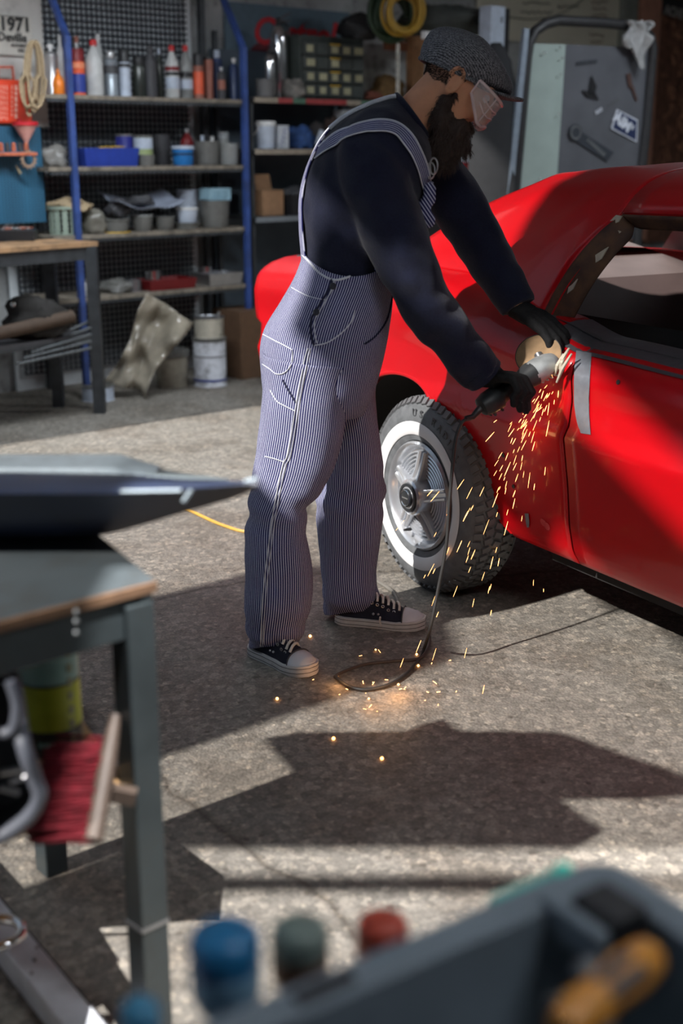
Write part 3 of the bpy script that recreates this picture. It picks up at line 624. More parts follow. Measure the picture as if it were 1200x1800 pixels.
for i in range(9):
    c = P(699, 84 + i * 10.5, 8.25); ax = (WV if i % 2 else WB)
    obj('chain_link', MB().tube([c + ax * .011 * cos(2 * pi * k / 12) + Vector((0, 0, .026)) * sin(2 * pi * k / 12) for k in range(13)], .0045, 6), M('link_steel', (.7, .69, .62), .35, .6), chn, 60)
c = SP(682, U2[0], .12)
lump('wicker_basket', 'brown round basket under the hoses', 'basket', c, (.12, .1, .10), M('wicker', C(105, 80, 45), .8, var=.5, scale=60), None, 51)
lump('work_glove', 'reddish glove lying left of the brown basket', 'glove', SP(655, U2[0], .06), (.07, .05, .04), M('glove_rust', C(110, 60, 45), .8), None, 52)
lump('tarpaulin', 'dark folded tarpaulin on the rack above the cap', 'tarpaulin', P(775, 62, 8.5) - Vector((0, 0, .0)), (.28, .16, .12), M('tarp_dark', (.04, .045, .04), .8), None, 53)
for k, (u, v, cc) in enumerate(((748, 62, m_white), (765, 62, m_pale))):
    c = P(u, v, 8.2); tag(obj('paper_card', MB().box(c, (.05, .03, .045), RW), cc), ('white packet on the rack left of the cap', 'pale packet on the rack just above the cap')[k], 'packet')
# upright white cabinet box, dark coat, red tub, yellow box
c = P(864, 60, 8.3); wc = thing('wall_box', 'white wall mounted box above the cap', 'box', c + Vector((0, 0, -.16)), WANG)
obj('box_body', MB().box((0, 0, .16), (.13, .1, .32)), m_pale, wc, 0, True, .004); obj('side_cover', MB().box((.085, .0, .14), (.04, .1, .34)), m_blk, wc, 0, True); obj('slot', MB().box((.03, -.052, .24), (.008, .004, .035)), m_dg, wc, 0, True)
ct = MB(); rings = []
for i in range(20):
    f = i / 19; v = 75 + f * 300; y = 7.6; wd = smooth_tab([(0, 8), (.1, 26), (.3, 36), (1, 46)], f)
    c = P(872 - 8 * f, v, y); s = wd / 290
    rings.append([c + Vector((s * cos(a) * (1 + .12 * noise.noise(Vector((a * 2, f * 2, 1)))), .5 * s * sin(a), 0)) for a in [2 * pi * j / 24 for j in range(24)]])
ct.loft(rings); tag(obj('coat', ct, M('coat_black', (.014, .015, .017), .9), None, 60), 'long black coat hanging between the man and cart', 'coat')
ctr = thing('storage_cupboard', 'low dark cupboard hidden behind the man and car', 'cupboard', (ST_(1.75, .15, 0).x, ST_(1.75, .15, 0).y, 0), WANG)
pz_ = P(822, 328, 8.2).z
obj('cupboard_body', MB().box((0, 0, pz_ / 2 - .01), (.9, .4, pz_ - .02)), m_dg, ctr, 0, True); obj('cupboard_top', MB().box((0, 0, pz_ - .01), (.94, .44, .02)), m_wood, ctr, 0, True)
c = P(812, 328, 8.2); item('tub', 'plastic_tub', 'red tub on the cupboard behind the beard', 'tub', Vector((c.x, c.y, pz_)), .055, .17, (M('tub_red', C(140, 30, 35), .5), m_pale))
c = P(836, 328, 8.25); bx('carton', 'yellow carton beside the red tub', 'box', Vector((c.x, c.y, pz_)), (.09, .07, .17), M('carton_yellow', C(150, 105, 30), .7))
# ================================================================ LEFT: WHITE WALL PANEL, PERFORATED BOARD, HANGING THINGS
LB = -.02                                                     # these hang a little in front of the shelf line
def LP(u, v, back=.12):
    z = 1.5
    for _ in range(4): p = SP(u, z, back); z = vz(p, v)
    return Vector((p.x, p.y, z))
def panel(name, u0, u1, v0, v1, back, th, mat):
    a = LP(u0, v0, back); b = LP(u1, v0, back); c = LP(u0, v1, back); d = LP(u1, v1, back)
    z1 = (a.z + b.z) / 2; z0 = (c.z + d.z) / 2; m = (a + b) / 2
    return MB().box((m.x, m.y, (z0 + z1) / 2), ((b - a).length, th, z1 - z0), RW), (m, (b - a).length, z0, z1)
mb, _ = panel('x', -90, 66, -60, 222, .30, .02, None)
wt = obj('notice_board', mb, plaster_w, None, 0); tag(wt, 'white painted board on the wall left of shelves', 'board')
# number plate sign
mb, (m, wd, z0, z1) = panel('x', -40, 52, 26, 98, .28, .01, None)
sg = thing('wall_sign', 'cream plate reading 1971 Deville beside the blue post', 'sign', (m.x, m.y, z0), WANG)
obj('plate', mb, M('sign_cream', C(205, 200, 190), .6, var=.05), sg, 0)
mk = M('sign_ink', (.03, .03, .03), .7); hz_ = z1 - z0
def tx(s_, size, ux, vy, bold=.0):
    p = LP(ux, vy, .262); return text_mb(s_, size, .002, Matrix.Translation(p) @ Matrix.Rotation(WANG, 4, 'Z') @ Matrix.Rotation(pi / 2, 4, 'X'), 0, bold)
obj('lettering', tx('1971', .095, 27, 44, .003), mk, sg, 0); obj('lettering', tx('Deville', .062, 22, 66, .0012), mk, sg, 0)
obj('lettering', tx('AUTOMAT', .02, 34, 80, .0006), mk, sg, 0); obj('lettering', tx('195', .028, 37, 89, .0006), mk, sg, 0)
obj('border_line', panel('x', -38, 50, 27, 28, .262, .002, None)[0], mk, sg, 0); obj('border_line', panel('x', -38, 50, 96, 97, .262, .002, None)[0], mk, sg, 0)
# rope coil
rp = thing('rope_coil', 'beige rope coil hanging on the left wall', 'rope', LP(62, 200, -.03))
m_rope = M('rope_beige', C(165, 145, 115), .9, var=.25, scale=80); random.seed(9)
for k in range(7):
    uo = random.uniform(-8, 8); vb = random.uniform(175, 208)
    pts = [LP(60 + uo * .5 + (8 + k * 1.2) * sin(a) + (uo if cos(a) < 0 else 0), 138 - (138 - 72) * cos(a) if cos(a) > 0 else 138 - (vb - 138) * cos(a), .0 - .01 * k) for a in [2 * pi * i / 30 for i in range(31)]]
    obj('rope_loop', MB().tube(pts, .007, 7), m_rope, rp, 60)
# power strip
mb, (m, wd, z0, z1) = panel('x', 40, 56, 127, 200, .25, .04, None)
ps = thing('power_strip', 'white power strip hanging beside the rope', 'power strip', (m.x, m.y, z0), WANG); obj('strip_body', mb, m_white, ps, 0, bevel=.008)
for k in range(4):
    c = LP(47, 140 + k * 14, .222); obj('socket', MB().lathe([(.014, 0), (.012, .006)], 14, frame(c, WV, (0, 0, 1))), m_dg, ps, 30)
# orange red carry case + dustpan-like box
mb, (m, wd, z0, z1) = panel('x', -40, 45, 140, 217, .16, .10, None)
oc = thing('tool_case', 'bright orange red case hanging on the left wall', 'case', (m.x, m.y, z0), WANG); m_or = M('case_orange', C(225, 70, 40), .45, var=.05)
obj('case_body', mb, m_or, oc, 0, bevel=.012)
a = LP(-5, 140, .16); b = LP(24, 140, .16); a2 = LP(-3, 118, .16); b2 = LP(22, 118, .16)
obj('handle', MB().tube([a, a2, b2, b], .009, 8), M('case_coral', C(190, 100, 80), .5), oc, 60)
c = LP(30, 180, .105); pm = MB(); random.seed(14)
for uu, wpx in ((2, 1.6), (7, 1.6), (12, 1.2), (21, 1.4), (28, 4.5)):
    vv = 150
    while vv < 206: L_ = random.uniform(4, 9); q0 = LP(uu, vv, .105); q1 = LP(uu, vv + L_, .105); pm.box((q0 + q1) / 2, (wpx * .0031, .003, (q0 - q1).length), RW); vv += L_ + 2.5
pmo = obj('print_marks', pm, M('case_print', C(250, 190, 170), .6), oc, 0); pmo['kind'] = 'stuff'
# perforated blue board
mb, (m, wd, z0, z1) = panel('x', -90, 70, 222, 394, .14, .02, None)
pbm = bpy.data.materials.new('perforated_blue'); pbm.use_nodes = True; nt = pbm.node_tree; b_ = nt.nodes['Principled BSDF']; tc = nt.nodes.new('ShaderNodeTexCoord')
vo = nt.nodes.new('ShaderNodeTexVoronoi'); vo.inputs['Scale'].default_value = 75; vo.inputs['Randomness'].default_value = 0; nt.links.new(tc.outputs['Object'], vo.inputs['Vector'])
r_ = nt.nodes.new('ShaderNodeValToRGB'); r_.color_ramp.elements[0].position = .35; r_.color_ramp.elements[0].color = (.008, .02, .04, 1); r_.color_ramp.elements[1].position = .42; r_.color_ramp.elements[1].color = (.03, .14, .24, 1)
nt.links.new(vo.outputs['Distance'], r_.inputs['Fac']); nt.links.new(r_.outputs['Color'], b_.inputs['Base Color']); b_.inputs['Roughness'].default_value = .45
tag(obj('pegboard', mb, pbm, None, 0, bevel=.003), 'blue perforated tool board left of the shelves', 'board')
# funnel
fp = LP(47, 262, .06); d_ = proj(fp)[2] / FPX
fn = thing('funnel', 'red rimmed funnel hanging on the blue board', 'funnel', fp, 0)
obj('cone', MB().lathe([(.004, -.015), (.008, .0), (.010, .035), (.05, .10), (.062, .125)], 22), M('funnel_pink', C(205, 150, 140), .4), fn, 40, True)
obj('rim', MB().lathe([(.062, .12), (.068, .122), (.068, .14), (.06, .142), (.05, .11)], 22, None, False, False), M('funnel_red', C(200, 40, 50), .4), fn, 40, True)
obj('hanger', MB().tube([LP(34, 226, .07), LP(34, 210, .09)], .012, 8), M('funnel_red'), fn, 60)
# orange rack shelf with bits, gear
mb, (m, wd, z0, z1) = panel('x', -60, 58, 268, 274, .06, .10, None)
orack = thing('tool_rail', 'small orange tool rail on the blue board', 'rail', (m.x, m.y, z0), WANG); m_os = M('rail_orange', C(190, 105, 75), .5, var=.3)
obj('rail', mb, m_os, orack, 0, bevel=.003)
for k in range(5):
    c = LP(2 + k * 11, 262, .05); obj('peg', MB().lathe([(.012, -.012), (.014, .0), (.012, .028), (.005, .034)], 10, Matrix.Translation(c)), (m_os, m_dg)[k % 2], orack, 40)
gr = thing('gear_ring', 'small toothed ring hanging under the tool rail', 'gear', LP(49, 292, .03), WANG)
c = LP(49, 280, .03); F_ = frame(c, WV, (0, 0, 1)); mb = MB().lathe([(.030, 0), (.042, 0), (.042, .010), (.030, .010), (.030, 0)], 26, F_, False, False)
obj('ring', mb, M('gear_cream', C(150, 125, 105), .6), gr, 30)
for k in range(14):
    a = 2 * pi * k / 14; obj('tooth', MB().box(F_ @ Vector((.046 * cos(a), .046 * sin(a), .005)), (.009, .009, .008), RW @ Matrix.Rotation(-a, 3, 'Y')), M('gear_cream'), gr, 0)
a = LP(28, 291, .11); b = LP(36, 305, .11); tag(obj('cable_tie', MB().tube([a, b], [.004, .009], 6), M('tie_cream', C(190, 175, 140), .6)), 'short cream tag hanging on the blue board', 'tag')
# ================================================================ LEFT BENCH AT THE BACK
zb = .924
pc0 = G(172, 424, zb)                                        # right front corner
bd = WV.copy(); 
bw0 = thing('workbench', 'dark steel workbench with stained wood top at far left', 'workbench', (pc0.x - .5, pc0.y - .2, 0), 0)
pa = G(0, 436, zb); pb_ = G(102, 404, zb)
ex = (pa - pc0).normalized(); ey = (WB + WV * -.25).normalized(); Lx = 1.1; Ly = .34
poly = [pc0, pc0 + ex * Lx, pc0 + ex * Lx + ey * Ly, pc0 + ey * Ly]
mb = MB(); mb.add([q + Vector((0, 0, dz)) for dz in (-.025, 0) for q in poly], [(3, 2, 1, 0), (4, 5, 6, 7), (0, 1, 5, 4), (1, 2, 6, 5), (2, 3, 7, 6), (3, 0, 4, 7)])
obj('bench_top', mb, M('bench_wood', C(165, 130, 95), .8, var=.3, scale=5, dirt=.7), bw0, 0)
for q in poly:
    cn = sum(poly, Vector()) / 4; qq = q + (cn - q).normalized() * .04
    obj('leg', MB().box((qq.x, qq.y, (zb - .025) / 2), (.06, .06, zb - .025)), steel_d, bw0, 0)
for i in range(4):
    a = poly[i]; b = poly[(i + 1) % 4]; mid_ = (a + b) / 2 + (cn - (a + b) / 2).normalized() * .03
    d = b - a; R = Matrix.Rotation(math.atan2(d.y, d.x), 3, 'Z')
    obj('apron', MB().box((mid_.x, mid_.y, zb - .06), (d.length - .02, .03, .07), R), steel_d, bw0, 0)
    obj('shelf_rail', MB().box((mid_.x, mid_.y, .42), (d.length - .05, .03, .04), R), steel_d, bw0, 0)
mb = MB(); mb.add([q + (cn - q).normalized() * .05 + Vector((0, 0, dz - zb + .44)) for dz in (-.02, 0) for q in poly], [(3, 2, 1, 0), (4, 5, 6, 7), (0, 1, 5, 4), (1, 2, 6, 5), (2, 3, 7, 6), (3, 0, 4, 7)])
obj('lower_shelf', mb, m_dg, bw0, 0)
random.seed(5)
tb = thing('parts_tray', 'black divided tray of small parts on the back workbench', 'tray', G(28, 424, zb), .05)
obj('tray_body', MB().box((0, .06, .028), (.19, .13, .056)), m_blk, tb, 0, True, .003); obj('divider', MB().box((0, .06, .058), (.004, .13, .006)), m_dg, tb, 0, True)
for k in range(12): obj('screw', MB().tube([(random.uniform(-.08, .06), .02 + random.uniform(0, .07), .06), (random.uniform(-.08, .08), .02 + random.uniform(0, .07), .065)], .005, 6), (m_silver, m_brn)[k % 2], tb, 40, True)
c = G(8, 402, zb); item('tub', 'plastic_tub', 'white and red tub on the back workbench', 'tub', c + Vector((0, .07, 0)), .066, .105, (M('tub_dirty_red', C(150, 40, 40), .5), m_white), band=[(.66, .9, m_pale)])
# dim clutter under the bench
cl = [('metal_pipe', 'rusty pipe lying on the lower shelf of back bench', 'pipe', 30, 575, .46, M('rust_dark', C(75, 60, 48), .8)), ('scrap_metal', 'brown scrap under the back bench', 'scrap', 55, 545, .50, M('scrap_brown', C(80, 66, 54), .9))]
a = P(-10, 588, 6.35); b = P(128, 556, 6.62); tag(obj('metal_pipe', MB().tube([a, b], .035, 14), M('rust_dark', C(75, 62, 50), .8, dirt=.5)), 'thick rusty pipe lying inside the back workbench', 'pipe')
lump('scrap_metal', 'dark canvas heap on the lower shelf of back workbench', 'scrap', (P(60, 540, 6.6).x, 6.6, .44), (.16, .10, .13), M('canvas_dark', C(40, 38, 36), .9), None, 61)
for k in range(5):
    a = P(30 + 12 * k, 640 - 10 * k, 6.35 + .05 * k); b = P(160, 612 - 12 * k, 6.62 + .04 * k)
    tag(obj('steel_strip', MB().tube([a, b], .008, 6), M('strip_dull', (.10, .11, .115), .7, .2)), ('lowest steel strip under the back workbench', 'second steel strip under the back workbench', 'third steel strip under the back workbench', 'fourth steel strip under the back workbench', 'topmost steel strip under the back workbench')[k], 'strip')
c = P(24, 536, 6.55); tag(obj('glass_ball', MB().ball(c, .018), m_chrome), 'tiny shiny ball end under the back workbench', 'ball')
# unseen locker shapes added to cast bands of shade across the floor
for k, (b0, b1, hh) in enumerate(((3.17, 3.70, 2.25), (3.83, 4.20, 2.0))):
    x = -2.15; yy = (b0 + b1) / 2 + .8025 * x
    lk = thing('shade_block', ('taller unseen locker shaped block added to shade the floor', 'lower unseen locker shaped block added to shade the floor')[k], 'locker', (x, yy, 0))
    obj('block_body', MB().box((0, 0, hh / 2), (.3, b1 - b0, hh)), steel_d, lk, 0, True); obj('block_door', MB().box((.155, 0, hh / 2), (.015, b1 - b0 - .04, hh - .06)), M('block_grey', (.2, .22, .23), .5), lk, 0, True)
    obj('handle', MB().box((.17, .1, hh / 2), (.02, .02, .12)), m_steel, lk, 0, True)
# ================================================================ RIGHT: GLASS PANEL CART, POSTER, BOARD
def RPt(u, v, y): return P(u, v, y)
YC = 7.6; CD = Vector((cos(.5), sin(.5), 0))                # cart runs along CD
c0 = P(905, 300, YC)
def cp_(u, v):                                               # a point on the cart plane
    r = ray(u, v); n = Vector((-CD.y, CD.x, 0)); t = (c0 - EYE).dot(n) / r.dot(n); return EYE + r * t
cart = thing('panel_cart', 'steel cart with rounded black rail holding a stickered panel', 'cart', (cp_(1000, 300).x, cp_(1000, 300).y, 0), .5)
m_rail = M('rail_black', (.03, .03, .032), .5, .3)
zl = cp_(905, 340); pts = [Vector((zl.x, zl.y, .1)), cp_(905, 335), cp_(926, 100)] + [cp_(*q) for q in ((930, 75), (940, 55), (958, 42), (980, 36))] + [cp_(1060, 40), cp_(1110, 45)] + [cp_(*q) for q in ((1130, 52), (1143, 65), (1147, 85))] + [cp_(1136, 220), cp_(1128, 290)]
zr = pts[-1]; pts.append(Vector((zr.x, zr.y, .1)))
obj('rail', MB().tube(pts, .030, 12), m_rail, cart, 60)
def slab(name, px, lift, th, mat, parent, y_off=0):
    n = Vector((CD.y, -CD.x, 0)); q = [cp_(*a) + n * lift for a in px]
    mb = MB(); k = len(q); mb.add([a - n * th for a in q] + q, [list(reversed(range(k))), list(range(k, 2 * k))] + [[i, (i + 1) % k, k + (i + 1) % k, k + i] for i in range(k)])
    return obj(name, mb, mat, parent, 0)
slab('pale_panel', [(910, 420), (934, 76), (996, 78), (974, 420)], -.01, .02, M('panel_pale', C(150, 165, 160), .35, var=.08, scale=8), cart)
slab('grey_panel', [(974, 420), (996, 78), (1142, 84), (1122, 420)], -.008, .02, M('panel_grey', C(96, 98, 104), .3, .3, var=.12, scale=5), cart)
slab('edge_strip', [(884, 350), (916, 50), (924, 52), (894, 350)], .035, .03, M('strip_alu', C(140, 152, 165), .35, .4), cart)
for k, (u, v) in enumerate(((956, 93), (983, 84), (987, 102), (984, 131), (981, 200), (948, 314))): obj('rivet', MB().ball(cp_(u, v) + Vector((0, -.015, 0)), .007, 8, 6), m_chrome, cart, 60)
# stickers on the panel
stm = M('sticker_dark', (.03, .035, .045), .4); stb = M('sticker_navy', C(28, 42, 78), .4); stw = M('sticker_white', C(205, 210, 220), .5)
st1 = slab('sticker', [(1083, 192), (1120, 211), (1118, 250), (1073, 226)], .004, .003, stw, cart); st2 = slab('sticker_face', [(1085, 195), (1118, 213), (1116, 247), (1076, 225)], .006, .003, stb, cart)
nC = Vector((CD.y, -CD.x, 0))
def ctext(s_, u, v, size, ang, mat, lift=.008, bold=.0):
    Mx = frame(cp_(u, v) + nC * lift, CD, (0, 0, 1)) @ Matrix.Rotation(ang, 4, 'Z'); return obj('lettering', text_mb(s_, size, .002, Mx, 0, bold), mat, cart, 0)
def cmarks(u, v, w, h, rows_, cols_, ang, mat, lift):
    Mx = frame(cp_(u, v) + nC * lift, CD, (0, 0, 1)) @ Matrix.Rotation(ang, 4, 'Z'); mb = MB(); random.seed(int(u))
    for i in range(rows_):
        for j in range(cols_):
            x0 = -w / 2 + w * j / cols_; x1 = x0 + w / cols_ * random.uniform(.55, .85); y0 = -h / 2 + h * i / rows_; y1 = y0 + h / rows_ * .7
            mb.prism([(x0, y0), (x1, y0), (x1 + .002, y1), (x0 + .002, y1)], -.001, .001, Mx)
    o = obj('print_marks', mb, mat, cart, 0); o['kind'] = 'stuff'; return o
ctext('AIM', 1092, 215, .085, -.55, stw, .009, .004)
cmarks(1108, 222, .05, .030, 3, 2, -.55, stw, .009)
slab('sticker', [(1012, 226), (1078, 268), (1066, 284), (1002, 242)], .004, .003, stm, cart)
obj('round_sticker', MB().lathe([(.048, 0), (.048, .003)], 24, frame(cp_(1010, 233) + nC * .006, CD, (0, 0, 1))), stm, cart, 30)
obj('round_sticker_ring', MB().lathe([(.030, 0), (.040, 0), (.040, .002), (.030, .002)], 24, frame(cp_(1010, 233) + nC * .010, CD, (0, 0, 1)), False, False), M('sticker_grey', C(95, 98, 100), .5), cart, 30)
cmarks(1047, 258, .17, .032, 1, 7, -.58, M('sticker_grey'), .006)
cmarks(1031, 108, .15, .026, 1, 11, .12, stm, .004)
cmarks(1052, 194, .06, .024, 2, 3, .45, stw, .004); cmarks(1079, 178, .11, .014, 1, 5, .45, M('sticker_grey'), .004)
for px in ([(1033, 168), (1039, 132), (1048, 152), (1044, 166)], [(1022, 158), (1046, 164), (1052, 176), (1030, 170)]): slab('decal_piece', px, .004, .003, M('decal_black', (.012, .012, .014), .2), cart)
for px in ([(1100, 130), (1108, 128), (1112, 160), (1104, 152)], [(1108, 152), (1112, 150), (1120, 176), (1117, 178)]): slab('stain', px, .002, .001, M('rust_stain', C(70, 48, 42), .8), cart)
# rag over the rail
def rag_fn(a, b):
    u = 1090 + 42 * a + 6 * sin(b * 7); v = 38 + (lerp_tab([(0, 48), (.35, 50), (.55, 88), (1, 30)], a)) * b
    return cp_(u, v) + nC * (.045 + .02 * sin(a * 14) + .02 * noise.noise(Vector((a * 4, b * 4, 3))))
o = obj('rag', MB().grid(rag_fn, 20, 16), M('rag_white', C(150, 150, 150), .9), None, 60); s_ = o.modifiers.new('t', 'SOLIDIFY'); s_.thickness = .006
tag(o, 'white rag hung over the cart rail', 'rag')
# paper chart on the wall, board and posts
def WP(u, v, back=.49):
    z = 2.2
    for _ in range(4): p = SP(u, z, back); z = vz(p, v)
    return Vector((p.x, p.y, z))
def wpanel(u0, u1, v0, v1, th, back=.49):
    a, b = WP(u0, v0, back), WP(u1, v0, back); z0 = (WP(u0, v1, back).z + WP(u1, v1, back).z) / 2; z1 = (a.z + b.z) / 2; m_ = (a + b) / 2
    return MB().box((m_.x, m_.y, (z0 + z1) / 2), ((b - a).length, th, z1 - z0), RW), m_
mb, m_ = wpanel(840, 1096, -60, 78, .012)
wc_ = thing('wall_chart', 'large paper chart with scribbled lines on the back wall', 'chart', m_, WANG)
obj('paper', mb, M('paper_cream', C(205, 200, 182), .8, var=.08, scale=3), wc_, 0)
ink = M('chart_ink', C(70, 70, 62), .8); inkr = M('chart_ink_red', C(120, 85, 72), .8); random.seed(12)
for (u, v, n_, mt) in ((945, 6, 26, ink), (945, 22, 30, ink), (1055, 4, 16, inkr), (1055, 16, 14, inkr), (1055, 27, 15, inkr), (1000, 12, 20, ink), (1050, 62, 14, inkr), (1050, 74, 12, inkr)):
    pts = [WP(u - n_ + i * n_ / 6 * 1.0, v + random.uniform(-3, 3), .478) for i in range(12)]
    obj('scribble', MB().tube(pts, .004, 4), mt, wc_, 0)
obj('pen_line', MB().tube(crom([WP(*q, .478) for q in ((880, 28), (930, 34), (975, 28), (1010, 10), (1025, -4))]), .004, 4), ink, wc_, 0)
mb, m_ = wpanel(1098, 1122, -80, 330, .06, .46); tag(obj('wall_post', mb, M('post_grey', C(125, 128, 122), .6), None, 0), 'pale painted upright on back wall beside the chart', 'post')
mb, m_ = wpanel(1128, 1162, -80, 420, .08, .44); tag(obj('wood_upright', mb, M('upright_pink', C(175, 125, 104), .7, var=.15, scale=12), None, 0), 'reddish wooden upright at the right edge', 'post')
# OSB-like board with flakes
mb, m_ = wpanel(1160, 1290, -80, 420, .02, .47); ob = thing('flake_board', 'brown flake board on the wall at right edge', 'board', m_, WANG)
obj('board_sheet', mb, M('flake_base', C(112, 76, 60), .8, var=.5, scale=14), ob, 0); random.seed(20); fk = MB()
for k in range(240):
    c = WP(random.uniform(1166, 1280), random.uniform(-40, 400), .452); a = random.uniform(0, pi)
    fk.box(c, (random.uniform(.05, .12), .003, random.uniform(.012, .035)), RW @ Matrix.Rotation(a, 3, 'Y'))
fo = obj('wood_flakes', fk, M('flake_light', C(160, 112, 86), .8, var=.6, scale=6), ob, 0); fo['kind'] = 'stuff'
mb, m_ = wpanel(1158, 1300, 4, 33, .03, .42); sgn = thing('wall_sign', 'black sign with white capitals at top right corner', 'sign', m_, WANG)
obj('sign_board', mb, M('sign_black', (.02, .018, .018), .6), sgn, 0)
c = WP(1168, 17, .40); obj('lettering', text_mb('ACHE', .11, .004, Matrix.Translation(c) @ Matrix.Rotation(WANG, 4, 'Z') @ Matrix.Rotation(.1, 4, 'Y') @ Matrix.Rotation(pi / 2, 4, 'X'), 0, .002, 'LEFT'), M('sign_white', C(170, 165, 160), .6), sgn, 0)
# ================================================================ FRONT TABLE
TZ = .80
T0 = G(272, 1018, TZ); eb = (G(183, 946, TZ) - T0).normalized(); ef = (G(0, 1088, TZ) - T0).normalized()
tabP = [T0, T0 + ef * 1.1, T0 + ef * 1.1 + eb * .62, T0 + eb * .62]
cn = sum(tabP, Vector()) / 4
tbl = thing('work_table', 'grey green steel table with worn wooden top at left', 'table', (cn.x, cn.y, 0))
m_tbl = M('table_steel', (.05, .064, .07), .42, .35, var=.25, scale=9, dirt=.35)
def slabpoly(poly, z0, z1):
    mb = MB(); k = len(poly); mb.add([Vector((q.x, q.y, z0)) for q in poly] + [Vector((q.x, q.y, z1)) for q in poly], [list(reversed(range(k))), list(range(k, 2 * k))] + [[i, (i + 1) % k, k + (i + 1) % k, k + i] for i in range(k)]); return mb
def inset(poly, d): return [q + (cn - q).normalized() * d for q in poly]
obj('table_top', slabpoly(tabP, TZ - .018, TZ), M('table_wood', (.05, .062, .068), .42, var=.3, scale=4, dirt=.4, col2=(.075, .088, .095)), tbl, 0, bevel=.003)
m_edge = M('edge_wood', C(118, 90, 68), .7, var=.3, scale=20)
mb = MB(); a, b = tabP[0], tabP[1]; d = b - a; nrm = Vector((d.y, -d.x, 0)).normalized(); nrm = nrm if nrm.dot(a - cn) > 0 else -nrm
obj('edge_band', mb.box((a + b) / 2 + nrm * .003 - Vector((0, 0, .010)), (d.length, .006, .014), Matrix.Rotation(math.atan2(d.y, d.x), 3, 'Z')), m_edge, tbl, 0)
ip = inset(tabP, .022)
for i in range(4):
    a, b = ip[i], ip[(i + 1) % 4]; d = b - a; R = Matrix.Rotation(math.atan2(d.y, d.x), 3, 'Z')
    obj('apron', MB().box((a + b) / 2 - Vector((0, 0, .050)), (d.length + .03, .02, .062), R), m_tbl, tbl, 0, bevel=.002)
Rl = Matrix.Rotation(math.atan2(ef.y, ef.x), 3, 'Z')
for i, q in enumerate(inset(tabP, .035)):
    lg = obj('leg', MB().box((q.x, q.y, (TZ - .03) / 2), (.048, .048, TZ - .03), Rl), m_tbl, tbl, 0, bevel=.003)
    if i == 0: obj('weld_seam', MB().box((q.x, q.y, .235), (.0505, .0505, .006), Rl @ Matrix.Rotation(.10, 3, 'X')), m_steel, lg, 0)
for v in (1075, 1092, 1112):
    h0 = P(134, v, T0.y - .14)
    obj('rivet', MB().ball(h0, .0035, 8, 6), M('weld_dull', (.25, .27, .28), .5, .4), tbl, 60)
LZ = .475
obj('lower_board', slabpoly(inset(tabP, .05), LZ - .018, LZ), M('board_tan', C(165, 130, 90), .75, var=.2, scale=8, dirt=.5), tbl, 0)
# navy body panel lying on the table
sec = [(-420, 815, 872, 950), (-100, 808, 868, 950), (0, 808, 868, 948), (100, 810, 868, 945), (180, 813, 868, 940), (260, 822, 864, 920), (320, 834, 860, 902), (390, 843, 855, 882), (430, 849, 852, 868), (452, 853, 854, 857)]
sec = crom(sec, 4); rings = []; uvs = []
for u, vt, vl, vb in sec:
    k = max(0, (u - 250) / 200); yl = 1.74 + .02 * k; yb = 1.88 - .06 * k; yt = 2.12 - .26 * k
    lip = P(u, vl, yl); bot = P(u, vb, yb); bot.z = max(bot.z, TZ + .004); top = P(u, vt, yt); bk_ = P(u, vt + (vb - vt) * .6, yt + .02); bk_.z = max(bk_.z, TZ + .004)
    m1 = lip.lerp(bot, .45) + Vector((0, -.012 * (1 - k), 0)); m2 = lip.lerp(top, .5) + Vector((0, 0, .004))
    rings.append([lip, m1, lip.lerp(bot, .8), bot, bk_, top, m2, lip + (m2 - lip) * .12 + Vector((0, 0, .006))])
mb = MB().loft(rings)
hd = thing('body_panel', 'dark blue car body panel lying on the steel table', 'car panel', (cn.x, cn.y, TZ))
o = obj('panel_skin', mb, M('panel_navy', (.010, .016, .036), .5, var=.4, scale=6, dirt=.3), hd, 45)
mt = MB(); rt = []
for u, vt, vl, vb in [s for s in sec if s[0] < 405]:
    k = max(0, (u - 250) / 200); yl = 1.765 + .02 * k; yt = 2.10 - .26 * k
    a_ = P(u, vl - 3, yl); b2_ = P(u, vt + 1, yt); rt.append([a_, a_ + Vector((0, 0, .004)), b2_ + Vector((0, 0, .004)), b2_])
obj('panel_top_sheen', MB().loft(rt), M('sheen_grey', C(112, 122, 126), .4, .2, var=.3, scale=9, dirt=.5), hd, 45)  # paler sheet: light reflected by the panel's top put into colour
rt = []
for i in range(15):
    u = -200 + 475 * i / 14; f = smooth_tab([(0, 1), (.85, 1), (1, .25)], i / 14)
    c_ = P(u, 836, 1.98); rt.append([c_ + Vector((0, -.05, 0)), c_ + Vector((0, -.035, .022 * f)), c_ + Vector((0, .04, .026 * f)), c_ + Vector((0, .06, 0))])
obj('panel_rib', MB().loft(rt), M('rib_pale', C(140, 152, 160), .4, .2, var=.25, scale=9, dirt=.45), hd, 45)
for k, (u0, v0, u1, v1) in enumerate(((212, 864, 318, 862), (322, 882, 336, 862), (430, 846, 452, 841))):
    a_ = P(u0, v0, 1.725); b_ = P(u1, v1, 1.725); obj('paint_chip', MB().tube([a_, b_], .003, 5), M('chip_grey', C(130, 142, 150), .5), hd, 40)
